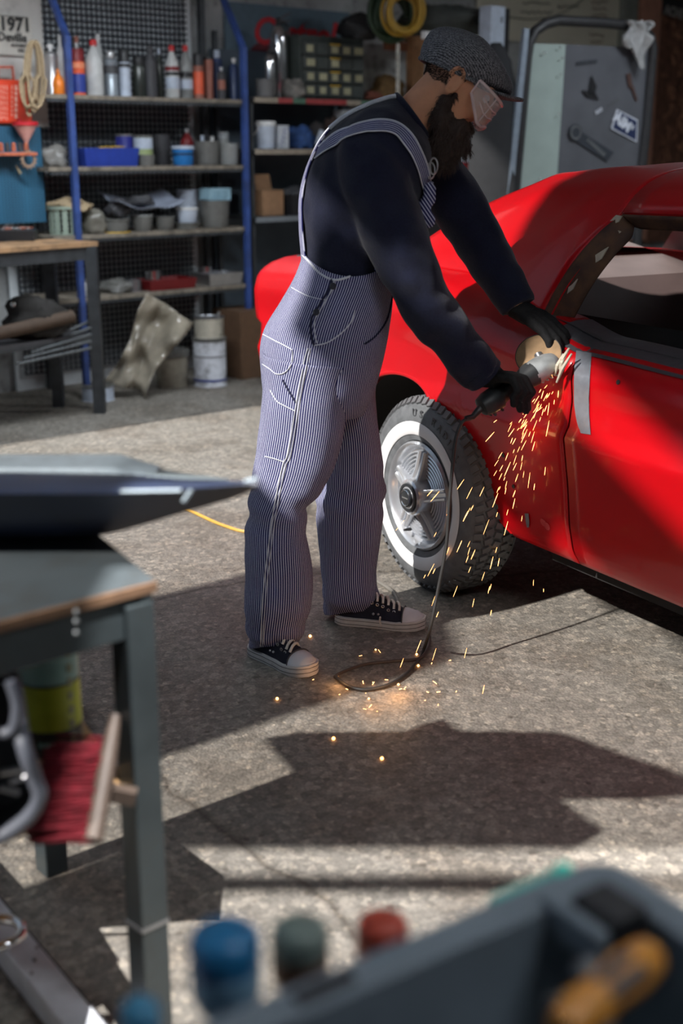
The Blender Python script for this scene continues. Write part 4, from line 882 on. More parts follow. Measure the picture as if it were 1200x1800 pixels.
# tin on the lower board
c = G(84, 1335, LZ) + Vector((0, .045, 0)); tin = thing('oil_tin', 'green and teal oil tin with metal lid under the steel table', 'tin', (c.x, c.y, LZ))
TR, THh = .047, .205
for nm, a, b, m_ in (('tin_base', 0, .22, M('tin_black', (.02, .03, .028), .35)), ('green_band', .22, .60, M('tin_green', C(175, 195, 60), .35)), ('teal_band', .60, .93, M('tin_teal', C(140, 190, 190), .35))):
    obj(nm, MB().lathe([(TR, a * THh), (TR, b * THh)], 32, None, a == 0, False), m_, tin, 40, True)
obj('lid', MB().lathe([(TR, .93 * THh), (TR * 1.04, .94 * THh), (TR * 1.04, .97 * THh), (TR * .9, .985 * THh), (TR * .86, .96 * THh), (.001, .965 * THh)], 32, None, False), m_silver, tin, 30, True)
for z0, z1 in ((.59, .61), (.21, .225)): obj('stripe', MB().lathe([(TR * 1.008, z0 * THh), (TR * 1.008, z1 * THh)], 32, None, False, False), m_dg, tin, 40, True)
def onTin(a, z, sx, sz, mat, nm): obj(nm, MB().box((TR * 1.012 * cos(a), TR * 1.012 * sin(a), z * THh), (.002, sx, sz), Matrix.Rotation(a, 3, 'Z')), mat, tin, 0, True)
for k in range(7): onTin(-.62, .15 + k * .115, .008, .012, M('tin_print', C(150, 160, 130), .5), 'printed_mark')
for k in range(3): onTin(-1.75 + .22 * k, .12, .008, .008, M('tin_print2', C(110, 160, 155), .5), 'printed_mark')
# grey tote on the lower board, left edge
tp_ = thing('tool_tote', 'grey plastic tote of tools hanging over the lower board', 'tote', G(10, 1400, LZ))
m_tote = M('tote_grey', (.07, .075, .085), .5); yT = 1.52
outer = [(-160, 1420), (-160, 1150), (0, 1172), (22, 1190), (40, 1300), (62, 1370), (70, 1395), (62, 1420), (40, 1445), (0, 1470), (-60, 1485)]
cv = [P(u, v, yT + (.10 if v < 1250 else .0) * 1) for u, v in outer]
obj('rim', MB().tube(crom([tuple(q) for q in cv[2:]], 5), .011, 8), M('tote_rim', C(84, 88, 98), .5), tp_, 60)
rt = [[q + Vector((0, .0, 0)) for q in cv], [q.lerp(P(-20, 1330, yT + .16), .25) + Vector((0, .06, -.02)) for q in cv]]
mb = MB().loft(rt, True, False, True); obj('tote_body', mb, m_tote, tp_, 30)
obj('grip', MB().tube(crom([tuple(P(u, v, yT - .005)) for u, v in ((18, 1198), (30, 1240), (24, 1280), (4, 1290))], 5), .008, 8), M('tote_rim'), tp_, 60)
for k, (a_, b_) in enumerate((((2, 1358), (38, 1352)), ((18, 1374), (50, 1362)), ((0, 1384), (34, 1394)))):
    tag(obj('spanner', MB().tube([P(*a_, yT + .03), P(*b_, yT + .03)], .005, 6), m_steel), ('upper steel rod in the grey tote', 'middle steel rod in the grey tote', 'lower steel rod in the grey tote')[k], 'tool')
# hand brush with red bristles
hb = thing('hand_brush', 'wooden hand brush with dark red bristles under table', 'brush', P(165, 1475, 1.56))
hA, hB = P(203, 1258, 1.70), P(163, 1478, 1.55)
pts = [hA, hA.lerp(hB, .25), hA.lerp(hB, .5), hA.lerp(hB, .75), hB]; obj('handle', MB().tube(crom([tuple(q) for q in pts], 4), [.008 + .006 * sin(min(1, i / 8) * pi / 2) for i in range(17)], 12), M('brush_wood', C(72, 60, 52), .6, var=.25, scale=20), hb, 60)
br = MB(); random.seed(4)
for i in range(420):
    f = random.uniform(.28, .98); o_ = hA.lerp(hB, f) + Vector((random.uniform(-.01, .0), random.uniform(-.012, .03), random.uniform(-.006, .006)))
    e = o_ + Vector((-random.uniform(.078, .092), random.uniform(-.006, .02), random.uniform(-.012, .004) - .006)); br.tube([o_, e], [.0028, .0022], 4)
bo = obj('bristles', br, M('bristle_red', C(92, 13, 25), .6, var=.4, scale=60), hb, 0); bo['kind'] = 'stuff'
hs = obj('strut', MB().box(P(210, 1396, 1.66), (.05, .02, .022), Matrix.Rotation(.2, 3, 'Y')), M('brush_wood'), hb, 0)
# low steel tube on the floor, with a chrome ring
a_, b_ = G(-120, 1470, .06), G(178, 1835, .06); d = b_ - a_; R = Matrix.Rotation(math.atan2(d.y, d.x), 3, 'Z')
tr = thing('steel_trestle_foot', 'pale square steel tube lying low at bottom left', 'steel tube', ((a_ + b_) / 2).xy.to_3d())
obj('square_tube', MB().box((a_ + b_) / 2 - Vector((0, 0, .028)), (d.length, .055, .055), R), M('galvanised', C(205, 208, 215), .5, .05, var=.2, scale=14), tr, 0, bevel=.004)
obj('seam', MB().tube([a_ + R @ Vector((0, .0285, -.002)), b_ + R @ Vector((0, .0285, -.002))], .002, 5), m_dg, tr, 0)
for f in (.62, .66, .70): 
    q = a_.lerp(b_, f); obj('rivet', MB().ball(q + R @ Vector((0, .02 - (f - .62) * .45, .001)), .004, 8, 5), m_steel, tr, 60)
ring_c = G(-8, 1640, .13); obj('ring', MB().tube([ring_c + Vector((.045 * cos(a), .04 * sin(a), .0)) for a in [2 * pi * i / 24 for i in range(25)]], .009, 8), m_chrome, tr, 60)
# yellow cable on the floor
tag(obj('power_cable', MB().tube(crom([tuple(G(u, v, .006)) for u, v in ((300, 880), (365, 912), (400, 926), (436, 935), (520, 940))], 5), .006, 8), M('cable_yellow', C(205, 160, 70), .5)), 'thin yellow cable lying on the floor behind the man', 'cable')
# ================================================================ FOREGROUND TOTE WITH TOOLS
RZ = .80
Bc = G(1062, 1512, RZ); Ac = G(380, 1800, RZ); e1 = (Ac - Bc).normalized(); e2 = Vector((-e1.y, e1.x, 0)); e2 = e2 if e2.y < 0 else -e2
tt = thing('tool_tray', 'blurred slate grey plastic tool tray in the foreground', 'tool tray', Bc + e1 * .24 + e2 * .14 + Vector((0, 0, -.14)))
m_tt = M('tray_slate', (.15, .18, .21), .5, var=.15, scale=10)
def TT(a, b, z): return Bc + e1 * a + e2 * b + Vector((0, 0, z))
LT, WT = .56, .30
def rr(x0, y0, x1, y1, r, n=5):
    out = []
    for cx, cy, a0 in ((x1 - r, y1 - r, 0), (x0 + r, y1 - r, 90), (x0 + r, y0 + r, 180), (x1 - r, y0 + r, 270)):
        for k in range(n + 1): a = radians(a0 + 90 * k / n); out.append((cx + r * cos(a), cy + r * sin(a)))
    return out
O1 = rr(-.01, -.01, LT, WT, .03); I1 = rr(.028, .026, LT - .03, WT - .028, .02); I0 = rr(.036, .034, LT - .04, WT - .036, .02); O0 = rr(.01, .01, LT - .02, WT - .02, .03)
rings = [[TT(x, y, -.15) for x, y in O0], [TT(x, y, -.012) for x, y in O1], [TT(x, y, 0) for x, y in rr(-.006, -.006, LT - .004, WT - .004, .03)], [TT(x, y, .002) for x, y in rr(.006, .006, LT - .012, WT - .012, .028)], [TT(x, y, -.002) for x, y in I1], [TT(x, y, -.14) for x, y in I0]]
obj('tray_body', MB().loft(rings), m_tt, tt, 35)
obj('handle_slot', MB().box(TT(.30, .0105, .0018), (.05, .012, .004), Matrix.Rotation(math.atan2(e1.y, e1.x), 3, 'Z')), m_blk, tt, 0)
Rt = Matrix.Rotation(math.atan2(e1.y, e1.x), 3, 'Z')
obj('corner_pocket', MB().box(TT(.052, .058, -.004), (.040, .05, .03), Rt), M('pocket_black', (.008, .008, .01), .6), tt, 0, bevel=.004)
obj('corner_web', MB().box(TT(.085, .05, -.008), (.014, .07, .03), Rt), m_tt, tt, 0, bevel=.004)
obj('tool_rack', MB().box(TT(.24, -.035, -.10), (.48, .05, .02), Rt), m_tt, tt, 0)
ds = thing('tool_stand', 'black steel stand under the foreground tool tray', 'stand', (TT(.27, .14, 0).x, TT(.27, .14, 0).y, 0))
obj('stand_top', MB().box(TT(.27, .14, -.165), (.44, .22, .02), Rt), m_dg, ds, 0)
for a in (.10, .44):
    for b in (.06, .22): q = TT(a, b, 0); obj('leg', MB().box((q.x, q.y, (RZ - .175) / 2), (.025, .025, RZ - .175), Rt), m_dg, ds, 0)
def driver(name, label, top, r, L_, mA, mB_, lean=(0, 0)):
    t = thing(name, label, 'screwdriver', top - Vector((0, 0, L_)))
    base = top - Vector((lean[0], lean[1], L_))
    pts = [base.lerp(top, f) for f in (0, .12, .3, .62, .80, .92, .98, 1)]
    obj('handle', MB().tube(pts[2:], [r * k for k in (.80, .95, 1.0, .94, .72, .25)], 18), mA, t, 60)
    obj('collar', MB().tube(pts[:4], [r * k for k in (.5, .75, .97, .99)], 18), mB_, t, 60)
    obj('shaft', MB().tube([base - Vector((0, 0, .06)), base], .004, 8), m_steel, t, 60)
    return t
m_hb = M('handle_blue', C(30, 105, 150), .4); m_hbl = M('handle_pale_blue', C(120, 160, 185), .45)
t = driver('screwdriver', 'blurred blue handled screwdriver standing behind the tray', P(394, 1632, .88), .030, .085, m_hb, m_hbl)
obj('hang_hole', MB().ball(P(365, 1718, .857), .0065, 10, 8), m_navy, t, 60)
driver('screwdriver', 'blurred brown screwdriver with grey green tip behind tray', P(527, 1622, .94), .026, .075, M('handle_sage', C(110, 122, 116), .5), M('handle_brown', C(95, 60, 38), .5))
driver('screwdriver', 'blurred orange red screwdriver behind the tray', P(672, 1612, .99), .0245, .065, M('handle_red', C(175, 65, 45), .5), M('handle_coral', C(215, 110, 85), .5))
driver('screwdriver', 'second blurred blue handle at the bottom edge', P(245, 1762, .84), .0165, .06, M('handle_blue2', C(60, 130, 165), .45), m_hb)
# teal marker on the rim, orange and black screwdriver, pliers, dark tools inside
tl = thing('marker_pen', 'teal marker lying along the tray rim', 'marker', TT(.08, .0, .004)); m_teal = M('teal_plastic', C(70, 175, 165), .4)
obj('barrel', MB().tube([TT(.035, -.010, -.004), TT(.120, -.012, -.006)], .006, 12), m_teal, tl, 60); obj('cap', MB().tube([TT(.034, -.010, -.002), TT(.050, -.010, -.003)], .0075, 12), M('teal_bright', C(60, 230, 205), .35), tl, 60)
sd_ = thing('screwdriver', 'orange and black screwdriver lying inside the tray', 'screwdriver', TT(.12, .18, -.06))
sA, sB = P(1150, 1672, .83), P(985, 1810, .74); dv = (sB - sA)
obj('handle', MB().tube([sA.lerp(sB, f) for f in (0, .08, .3, .55, .8, 1)], [.008, .016, .019, .016, .018, .012], 16), M('driver_orange', C(195, 130, 50), .45), sd_, 60)
sidev = dv.cross(Vector((0, -.6, .8))).normalized()
for k in (-.35, .45):
    off = (Vector((0, -.6, .8)) * .9 + sidev * k).normalized(); obj('grip_inlay', MB().tube([sA.lerp(sB, f) + off * r_ for f, r_ in ((.06, .010), (.3, .0155), (.55, .0125), (.75, .0125))], [.003, .007, .007, .003], 8), m_dg, sd_, 60)
random.seed(8)
for k in range(4):
    a_ = TT(.10 + k * .05, .08 + .02 * k, -.02); b_ = TT(.16 + k * .06, .20, -.04)
    tag(obj('spanner', MB().tube([a_, a_.lerp(b_, .1), a_.lerp(b_, .9), b_], [.012, .007, .007, .012], 8), (m_steel, m_dg)[k % 2]), ('steel spanner nearest the corner of the foreground tray', 'dark spanner second from the corner of foreground tray', 'steel spanner third from the corner of foreground tray', 'dark spanner furthest left inside foreground tray')[k], 'spanner')
lump('rag', 'dark green rag inside the foreground tray', 'rag', TT(.06, .22, -.138), (.05, .05, .05), M('rag_green', C(20, 70, 58), .8), None, 71)
# ================================================================ RED CAR
W0 = Vector((.25, 3.90, 0)); CA = Vector((.5, -.866, 0)); CN = Vector((-.866, -.5, 0)); UZ = Vector((0, 0, 1))
def cw(s, z, d): p = W0 + CA * s + CN * d; return Vector((p.x, p.y, z))
def carplane(u, v, d):
    r = ray(u, v); t = (d - (EYE - W0).dot(CN)) / r.dot(CN); return EYE + r * t
car = thing('car', 'bright red two door car under repair, side panel and rear wheel in view', 'car', (cw(.6, 0, -.8).x, cw(.6, 0, -.8).y, 0))
def paint_mat():
    m = M('red_car_paint', C(178, 3, 15), .38, var=.05, scale=3, coat=.35, spec=.25); b = m.node_tree.nodes['Principled BSDF']; b.inputs['Coat Roughness'].default_value = .10; return m
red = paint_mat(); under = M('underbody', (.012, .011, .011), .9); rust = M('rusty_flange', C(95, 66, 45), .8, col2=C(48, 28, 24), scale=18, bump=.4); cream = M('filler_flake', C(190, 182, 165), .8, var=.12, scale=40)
ARCH = crom([(-.62, .26), (-.585, .40), (-.50, .54), (-.36, .645), (-.2, .685), (-.03, .655), (.12, .535), (.27, .365), (.36, .262)], 6)
ZT = [(-1.27, .985), (-.9, 1.0), (-.4, 1.02), (-.05, 1.02), (.2, .985), (.42, .935), (.66, .89), (1.1, .88), (2.2, .87)]
LOW = [(.26, -.115), (.30, -.088), (.38, -.068), (.50, -.054), (.60, -.037), (.64, -.03)]
UP = [(0, -.03), (.12, -.047), (.4, -.055), (.65, -.047), (.82, -.060), (.93, -.10), (1.0, -.17)]
def side_d(s, z):
    zt = smooth_tab(ZT, s); d = lerp_tab(LOW, z) if z < .64 else lerp_tab(UP, (z - .64) / (zt - .64))
    d += .032 * math.exp(-((s - .10) / .22) ** 2 - ((z - .86) / .075) ** 2)
    dz_ = .5 - .5 * math.tanh((s - .62) / .02)          # behind the door gap
    return d
TAIL = [(.26, .10), (.60, .05), (.735, .045), (.745, .0), (.78, -.015), (.9, .0), (.965, .015), (.99, .035)]
def arch_z(s):
    if s <= ARCH[0][0] or s >= ARCH[-1][0]: return .26
    return max(.26, lerp_tab(ARCH, s))
def side_panel(s0, s1, ns, nz, tail=False):
    cols = sorted(set([s0 + (s1 - s0) * i / ns for i in range(ns + 1)] + [a for a, _ in ARCH if s0 < a < s1])); mb = MB(); rings = []
    for s in cols:
        zl = arch_z(s); zt = smooth_tab(ZT, s); ring = []
        ring.append(cw(s, zl - (.0 if zl > .27 else .02), side_d(s, zl) - .06))
        for j in range(nz + 1):
            r = j / nz; r = r + .06 * sin(2 * pi * r) * 0; z = zl + (zt - zl) * r; k = max(0, 1 - (s - s0) / .25) if tail else 0
            ring.append(cw(s + lerp_tab(TAIL, z) * k * k, z, side_d(s, z)))
        ring.append(cw(s, zt + .004, side_d(s, zt) - .08)); rings.append(ring)
    mb.loft(rings, False); return mb
q_mb = side_panel(-1.27, .655, 64, 40, True); d_mb = side_panel(.664, 2.1, 30, 40)
qo = obj('quarter_panel', q_mb, red, car, 50); do = obj('door', d_mb, red, car, 50)
obj('arch_lip', MB().tube([cw(s, z, side_d(s, z) - .006) for s, z in ARCH[1:-1]], .008, 8), red, car, 60)
cbv = bvh_of(q_mb, d_mb, side_panel(.652, .668, 2, 40))
# near-black strip coloured as the door gap's shade, rocker underside, underbody, wheel well
mb = MB(); mb.loft([[cw(s, z, side_d(s, z) - .035) for z in [.27 + .6 * i / 20 for i in range(21)]] for s in (.62, .70)], False); obj('gap_shade_strip', mb, under, car, 50)
obj('underbody', MB().add([cw(s, z, d) for s in (.45, 2.1) for d in (-.19, -1.46) for z in (.20, .29)], [(0, 1, 3, 2), (4, 6, 7, 5), (0, 4, 5, 1), (2, 3, 7, 6), (0, 2, 6, 4), (1, 5, 7, 3)]), under, car, 0)
mb = MB(); mb.loft([[cw(s, z, d) for d in (side_d(s, z) - .01, -.45)] for s, z in ARCH], False); obj('wheel_well', mb, under, car, 50)
mb = MB(); mb.add([cw(s, z, -.45) for s, z in ((-1.2, .3), (.7, .3), (.7, .9), (-1.2, .9))], [(0, 1, 2, 3)]); obj('inner_well', mb, under, car, 0)
obj('rear_axle', MB().tube([cw(0, .31, -.15), cw(0, .31, -1.5)], .045, 12), under, car, 60)
# trunk lid, tail panel, far side
def mir(d): return -1.65 - d
zt = lambda s: smooth_tab(ZT, s)
mb = MB().grid(lambda a, b: cw(-1.17 + .80 * a, zt(-1.17 + .80 * a) + .004 + .03 * sin(pi * b) * (.4 + .6 * a), -.24 + (mir(-.24) + .24) * b), 14, 18); obj('trunk_lid', mb, red, car, 50)
mb = MB().grid(lambda a, b: cw(-1.25 + lerp_tab(TAIL, .3 + .66 * a), .3 + .66 * a, -.12 + (mir(-.12) + .12) * b), 16, 10); obj('tail_panel', mb, red, car, 50)
obj('bright_strip', MB().tube([cw(s, zt(s) + .004, -.185) for s in (-1.16, -1.05, -.9, -.7, -.5)], .006, 8), m_chrome, car, 60)
rings = []
for s in [-1.2 + 3.3 * i / 40 for i in range(41)]:
    zl = .26; rings.append([cw(s, zl + (zt(s) - zl) * j / 14, mir(side_d(s, zl + (zt(s) - zl) * j / 14))) for j in range(15)] + [cw(s, zt(s), mir(-.26))])
obj('far_side_panel', MB().loft(rings, False), red, car, 50)
# roof
def roof_z(s, d): return lerp_tab([(-.1, 1.31), (.02, 1.335), (.3, 1.357), (.8, 1.365), (2.2, 1.36)], s) - smooth_tab([(0, 0), (.30, .012), (.42, .045), (.49, .085), (.525, .135)], abs(d + .825))
def near_d(s): return -.45 + (.15) * min(1, max(0, (s - .02) / .53)) ** .8
def roof_fn(a, b):
    s = .02 + 2.1 * a ** 1.4; d0 = near_d(s); b2 = .5 - .5 * cos(pi * b); d = d0 + (mir(d0) - d0) * (b * .45 + b2 * .55); return cw(s, roof_z(s, d), d)

# sail panels (rear pillars) run in one sweep from the belt over the roof to its middle
def sail(a, b, far=False):              # a along base (rear->front), b up
    s0 = -.47 + .85 * a; z0 = zt(s0) - .004; d0 = -.215 + .045 * a
    st = .02 + .53 * a; dt = near_d(st); zt_ = roof_z(st, dt)
    s = s0 + (st - s0) * (b ** (1.0 + .18 * (1 - a))); z = z0 + (zt_ - z0) * (1 - (1 - b) ** (1.12)); d = d0 + (dt - d0) * b + .03 * sin(pi * b)
    return cw(s, z, mir(d) if far else d)
def sweep(a, half=False):
    st = .02 + .53 * a; dt = near_d(st); pts = [tuple(sail(a, b)) for b in (0, .25, .5, .75)] + [tuple(sail(a, .94))]
    for f in (.12, .3, .55, .78, 1.0): d = dt + (-.825 - dt) * f; pts.append(tuple(cw(st, roof_z(st, d), d)))
    return [Vector(q) for q in crom(pts, 4)]
s_mb = MB(); s_mb.loft([sweep(i / 22) for i in range(23)], False); so = obj('sail_panel', s_mb, red, car, 70)
def mirror_pt(p): d = (p - W0).dot(CN); return p + CN * (mir(d) - d)
fs_ = MB(); fs_.loft([[mirror_pt(q) for q in sweep(i / 22)] for i in range(23)], False); obj('sail_panel', fs_, M('interior_brown', C(92, 76, 74), .8, var=.15, scale=6), car, 70)
RX = [sail(1, 1.0)] + sweep(1.0)[18:]; NX = len(RX)
def roof_ring(s): dz = roof_z(s, -.825) - roof_z(.55, -.825); h = [q + CA * (s - .55) + UZ * dz for q in RX]; return h + [mirror_pt(q) for q in reversed(h[:-1])]
def roof2(a, b):
    r = roof_ring(.54 + 1.55 * a); k = b * (len(r) - 1); i = min(int(k), len(r) - 2); return r[i].lerp(r[i + 1], k - i)
r_mb = MB(); r_mb.loft([roof_ring(.549 + 1.55 * i / 20) for i in range(21)], False); ro = obj('roof', r_mb, red, car, 60)
for o in (qo, do, ro, so):
    s_ = o.modifiers.new('thick', 'SOLIDIFY'); s_.thickness = .006; s_.offset = -1
    if o is ro or o is so: s_.offset = 0
# window flange along the pillar and roof edge
def fl_edge(t):                                   # 0..1 up the pillar front edge, 1..2 along the roof
    if t <= 1: p = sail(1, t); return p
    return roof_ring(.55 + 1.4 * (t - 1))[0]
def flange(a, b):
    t = 2 * a; p = fl_edge(min(t, 2)); k = smooth_tab([(0, 1), (.75, 1), (1.05, .0), (2, 0)], t)
    inw = CA * (.075 * k) - UZ * (.012 * k + .035 * (1 - k)) - CN * (.03 + .02 * k)
    return p + inw * b + CN * .002 * 0
f_mb = MB().grid(flange, 60, 5); fo = obj('window_flange', f_mb, rust, car, 50); s_ = fo.modifiers.new('t', 'SOLIDIFY'); s_.thickness = .012; s_.offset = -1
red_inner = MB().grid(lambda a, b: fl_edge(2 * a) + (CA * (.028 * b) * smooth_tab([(0, 1), (.75, 1), (1.05, 0)], 2 * a)) - UZ * .012 * b + CN * (.006 - .01 * b), 60, 3); obj('gutter', red_inner, red, car, 50)
fbv = bvh_of(f_mb, red_inner)
for px in ([(1068, 392), (1082, 378), (1092, 380), (1086, 390), (1073, 396)], [(1080, 418), (1084, 404), (1090, 407), (1083, 418)], [(1024, 482), (1032, 470), (1040, 452), (1068, 434), (1056, 455), (1046, 462), (1034, 476)], [(972, 538), (985, 515), (1005, 500), (1014, 490), (1006, 508), (990, 522), (977, 540)]):
    cen = Vector((sum(a for a, _ in px) / len(px), sum(b for _, b in px) / len(px))); base_p = None
    for dd in range(0, 40, 3):
        h = hit(fbv, cen.x - dd, cen.y - dd * .6, .006)
        if h: base_p = h[0]; break
    if base_p is None: continue
    dpt = (base_p - EYE).dot(CN); q = []
    for u, v in px: r = ray(u, v); q.append(EYE + r * (dpt / r.dot(CN)))
    k = len(q); back = CN * -.004
    obj('filler_flake', MB().add([a + back for a in q] + q, [list(reversed(range(k))), list(range(k, 2 * k))] + [[i, (i + 1) % k, k + (i + 1) % k, k + i] for i in range(k)]), cream, car, 0)
# interior: parcel shelf, seat back, dark floor, far door trim
taupe = M('interior_taupe', C(112, 98, 95), .8, var=.12, scale=6); taupe2 = M('interior_brown', C(92, 76, 74), .8, var=.15, scale=6)
mb = MB().grid(lambda a, b: cw(-.60 + .48 * a, 1.05 - .085 * a, -.30 + (mir(-.30) + .30) * b), 6, 10); obj('parcel_shelf', mb, taupe, car, 0)
mb = MB().grid(lambda a, b: cw(-.12 + .26 * a - .0, .965 - .42 * a, -.24 + (mir(-.24) + .24) * b) + CA * .03 * sin(pi * a), 8, 12); obj('seat_back', mb, taupe2, car, 50)
mb = MB().grid(lambda a, b: cw(.10 + .55 * a, .52 + .03 * sin(pi * a), -.24 + (mir(-.24) + .24) * b), 8, 12); obj('seat_cushion', mb, M('seat_dark', (.02, .016, .015), .9), car, 50)
mb = MB().grid(lambda a, b: cw(.55 + 1.5 * a, .31, -.2 + (mir(-.2) + .2) * b), 4, 6); obj('cabin_floor', mb, under, car, 0)
mb = MB().grid(lambda a, b: cw(-.2 + 2.2 * a, .3 + .6 * b, mir(-.26)), 6, 6); obj('far_trim', mb, M('trim_dark', (.03, .026, .026), .8), car, 0)
mb = MB().grid(lambda a, b: cw(.35 + 1.7 * a, .30 + (zt(.35 + 1.7 * a) - .31) * b, -.24), 8, 6); obj('near_trim', mb, under, car, 0)
mb = MB().grid(lambda a, b: cw(.36 + 1.75 * a, zt(.36 + 1.75 * a) + .002 - .004 * b, -.16 - .09 * b), 12, 3); obj('door_ledge', mb, M('ledge_grey', C(70, 70, 74), .5), car, 50)
mb = MB().grid(lambda a, b: cw(-.3 + 2.3 * a, zt(-.3 + 2.3 * a) + .008, mir(-.12 - .16 * b)), 14, 3); obj('far_ledge', mb, M('trim_dark', (.03, .026, .026), .8), car, 50)
# headliner
mb = MB().grid(lambda a, b: roof2(a, .04 + .92 * b) - UZ * .03, 16, 16); obj('headliner', mb, M('headliner_dark', (.03, .027, .025), .9), car, 50)
# details on the side: holes, tape, filler at the cut, scuffs
def disc_on(bv, u, v, r, mat, nm, lift=.0015):
    h = hit(bv, u, v, lift)
    if h: obj(nm, MB().lathe([(r, 0), (r, .0015)], 14, frame(h[0], h[1].orthogonal(), h[1].cross(h[1].orthogonal()))), mat, car, 30)
for u, v in ((885, 800), (903, 855), (1087, 672)): disc_on(cbv, u, v, .0065, m_blk, 'trim_hole')
def tape(nm, left, right, mat, lift=.003, nu=14):
    L_ = crom(left, 5); R_ = crom(right, 5); n = len(L_)
    mb = MB(); rings = []
    for (a, b), (c, d) in zip(L_, R_):
        ring = []
        for k in range(6):
            f = k / 5; h = hit(cbv, a + (c - a) * f, b + (d - b) * f, lift + .0012 * noise.noise(Vector((a * .08, b * .08, f * 3))))
            ring.append(h[0] if h else None)
        if None in ring: continue
        rings.append(ring)
    if len(rings) > 1: return obj(nm, mb.loft(rings, False), mat, car, 60)
m_tape = M('silver_tape', C(150, 155, 165), .32, .55, var=.08, scale=60, bump=.2)
tape('duct_tape', [(1013, 618), (1010, 660), (1011, 720), (1021, 762)], [(1040, 622), (1038, 660), (1036, 710), (1039, 765)], m_tape)
tape('duct_tape', [(923, 902), (925, 915), (927, 927)], [(930, 902), (931, 915), (931, 926)], m_tape)
m_tape2 = M('dark_tape', C(92, 92, 98), .35, .4, var=.1, scale=40, bump=.2)
mb = MB(); rings = []
for i in range(24):
    s = .50 + .55 * i / 23; zz = zt(s); rings.append([cw(s, zz - .026, side_d(s, zz - .026) + .004), cw(s, zz - .010, side_d(s, zz - .01) + .004), cw(s, zz + .003, side_d(s, zz) + .002), cw(s, zz + .008, -.20), cw(s, zz + .006, -.25)])
obj('belt_tape', mb.loft(rings, False), m_tape2, car, 60)
for k, (u0, v0, u1, v1) in enumerate(((982, 648, 1000, 612), (975, 660, 990, 622), (978, 672, 1004, 622), (984, 655, 996, 618))):
    p0 = carplane(u0, v0, -.02); p1 = carplane(u1, v1, -.02); obj('torn_filler', MB().tube([p0, p0.lerp(p1, .5) + CN * .006, p1], [.003, .006, .003], 5), cream, car, 0)
for (u, v) in ((955, 918), (962, 925)): disc_on(cbv, u, v, .012, M('scuff_pale', C(190, 60, 65), .6), 'scuff', .0008)
# ---------------------------------------------------------------- wheel
whl = obj('wheel', MB().lathe([(.176, -.03), (.179, .002), (.172, .010), (.163, .004), (.158, -.012), (.150, -.022), (.05, -.03)], 48, frame(cw(0, .32, 0), CA, UZ), False, True), M('wheel_alloy', (.68, .70, .73), .24, .72, var=.06), car, 40, label='chrome rear wheel with whitewall tyre')
WF = frame(cw(0, .32, 0), CA, UZ)                      # local x = along car, y = up, z = outward
if (WF.to_3x3() @ Vector((0, 0, 1))).dot(CN) < 0: WF = WF @ Matrix.Rotation(pi, 4, 'Y')
tyre_m = M('tyre_rubber', (.115, .122, .128), .62, var=.25, scale=30, bump=.15)
obj('tyre', MB().lathe([(.178, -.02), (.182, -.002), (.20, .006), (.245, .010), (.275, .004), (.298, -.012), (.312, -.030), (.315, -.06), (.315, -.14), (.308, -.17), (.285, -.188), (.22, -.19), (.178, -.175)], 72, WF, False, False), tyre_m, whl, 50)
obj('whitewall', MB().lathe([(.201, .0085), (.204, .011), (.240, .0135), (.244, .0118)], 72, WF, False, False), M('whitewall', (.72, .72, .72), .55, var=.06, scale=8), whl, 50)
tread = MB(); nb = 64
for row, (r_, z_) in enumerate(((.3065, -.021), (.3155, -.050), (.3165, -.085), (.3155, -.120), (.309, -.152))):
    for i in range(nb):
        a = 2 * pi * (i + .5 * (row % 2)) / nb; tilt = (0.5, .55, -.55, .55, -.5)[row]
        R = Matrix.Rotation(a, 4, 'Z') @ Matrix.Translation((r_, 0, z_)) @ Matrix.Rotation({0: -.75, 4: .75}.get(row, 0), 4, 'Y') @ Matrix.Rotation(tilt * .6, 4, 'X')
        sx, sy, sz = .007, .0185, .027
        vs = [WF @ R @ Vector((x, y, z)) for x in (-sx, sx) for y in (-sy / 2, sy / 2) for z in (-sz / 2, sz / 2)]
        tread.add(vs, [(0, 1, 3, 2), (4, 6, 7, 5), (0, 4, 5, 1), (2, 3, 7, 6), (0, 2, 6, 4), (1, 5, 7, 3)])
tr_ = obj('tread_blocks', tread, M('tread_rubber', (.105, .11, .115), .6), whl, 0); tr_['kind'] = 'stuff'
m_alu = M('wheel_alloy')
prof = [(.150, -.024)] 
for k in range(8): r0 = .148 - k * .012; prof += [(r0, -.026), (r0 - .003, -.011), (r0 - .0075, -.009), (r0 - .0105, -.026)]
prof += [(.045, -.018)]
obj('ribbed_dish', MB().lathe(prof, 60, WF, False, False), m_alu, whl, 30)
for k in range(5):
    a = radians(72 * k + 14)
    for off in (-.013, .013):
        R = Matrix.Rotation(a, 4, 'Z')
        pts = [(.045, off * 1.25, .022), (.09, off * 1.1, .006), (.148, off, -.004)]
        mb = MB(); mb.loft([[WF @ R @ Vector((x, y + dy, z + dz)) for dy, dz in ((-.008, -.03), (-.007, .0), (-.003, .006), (.003, .006), (.007, .0), (.008, -.03))] for x, y, z in pts]); obj('spoke', mb, m_alu, whl, 30)
    mb = MB(); mb.loft([[WF @ Matrix.Rotation(a, 4, 'Z') @ Vector((x, y, z)) for y, z in ((-.016, z0), (.016, z0))] for x, z0 in ((.045, .012), (.148, -.012))], False); obj('spoke_web', mb, m_alu, whl, 30)
obj('hub_cone', MB().lathe([(.064, -.01), (.062, .02), (.058, .036), (.052, .042), (.045, .040), (.036, .044)], 40, WF, False, True), m_alu, whl, 30)
obj('hub_ring', MB().lathe([(.036, .0445), (.038, .047), (.046, .046), (.047, .040)], 40, WF, False, False), M('badge_black', (.02, .022, .025), .3), whl, 30)
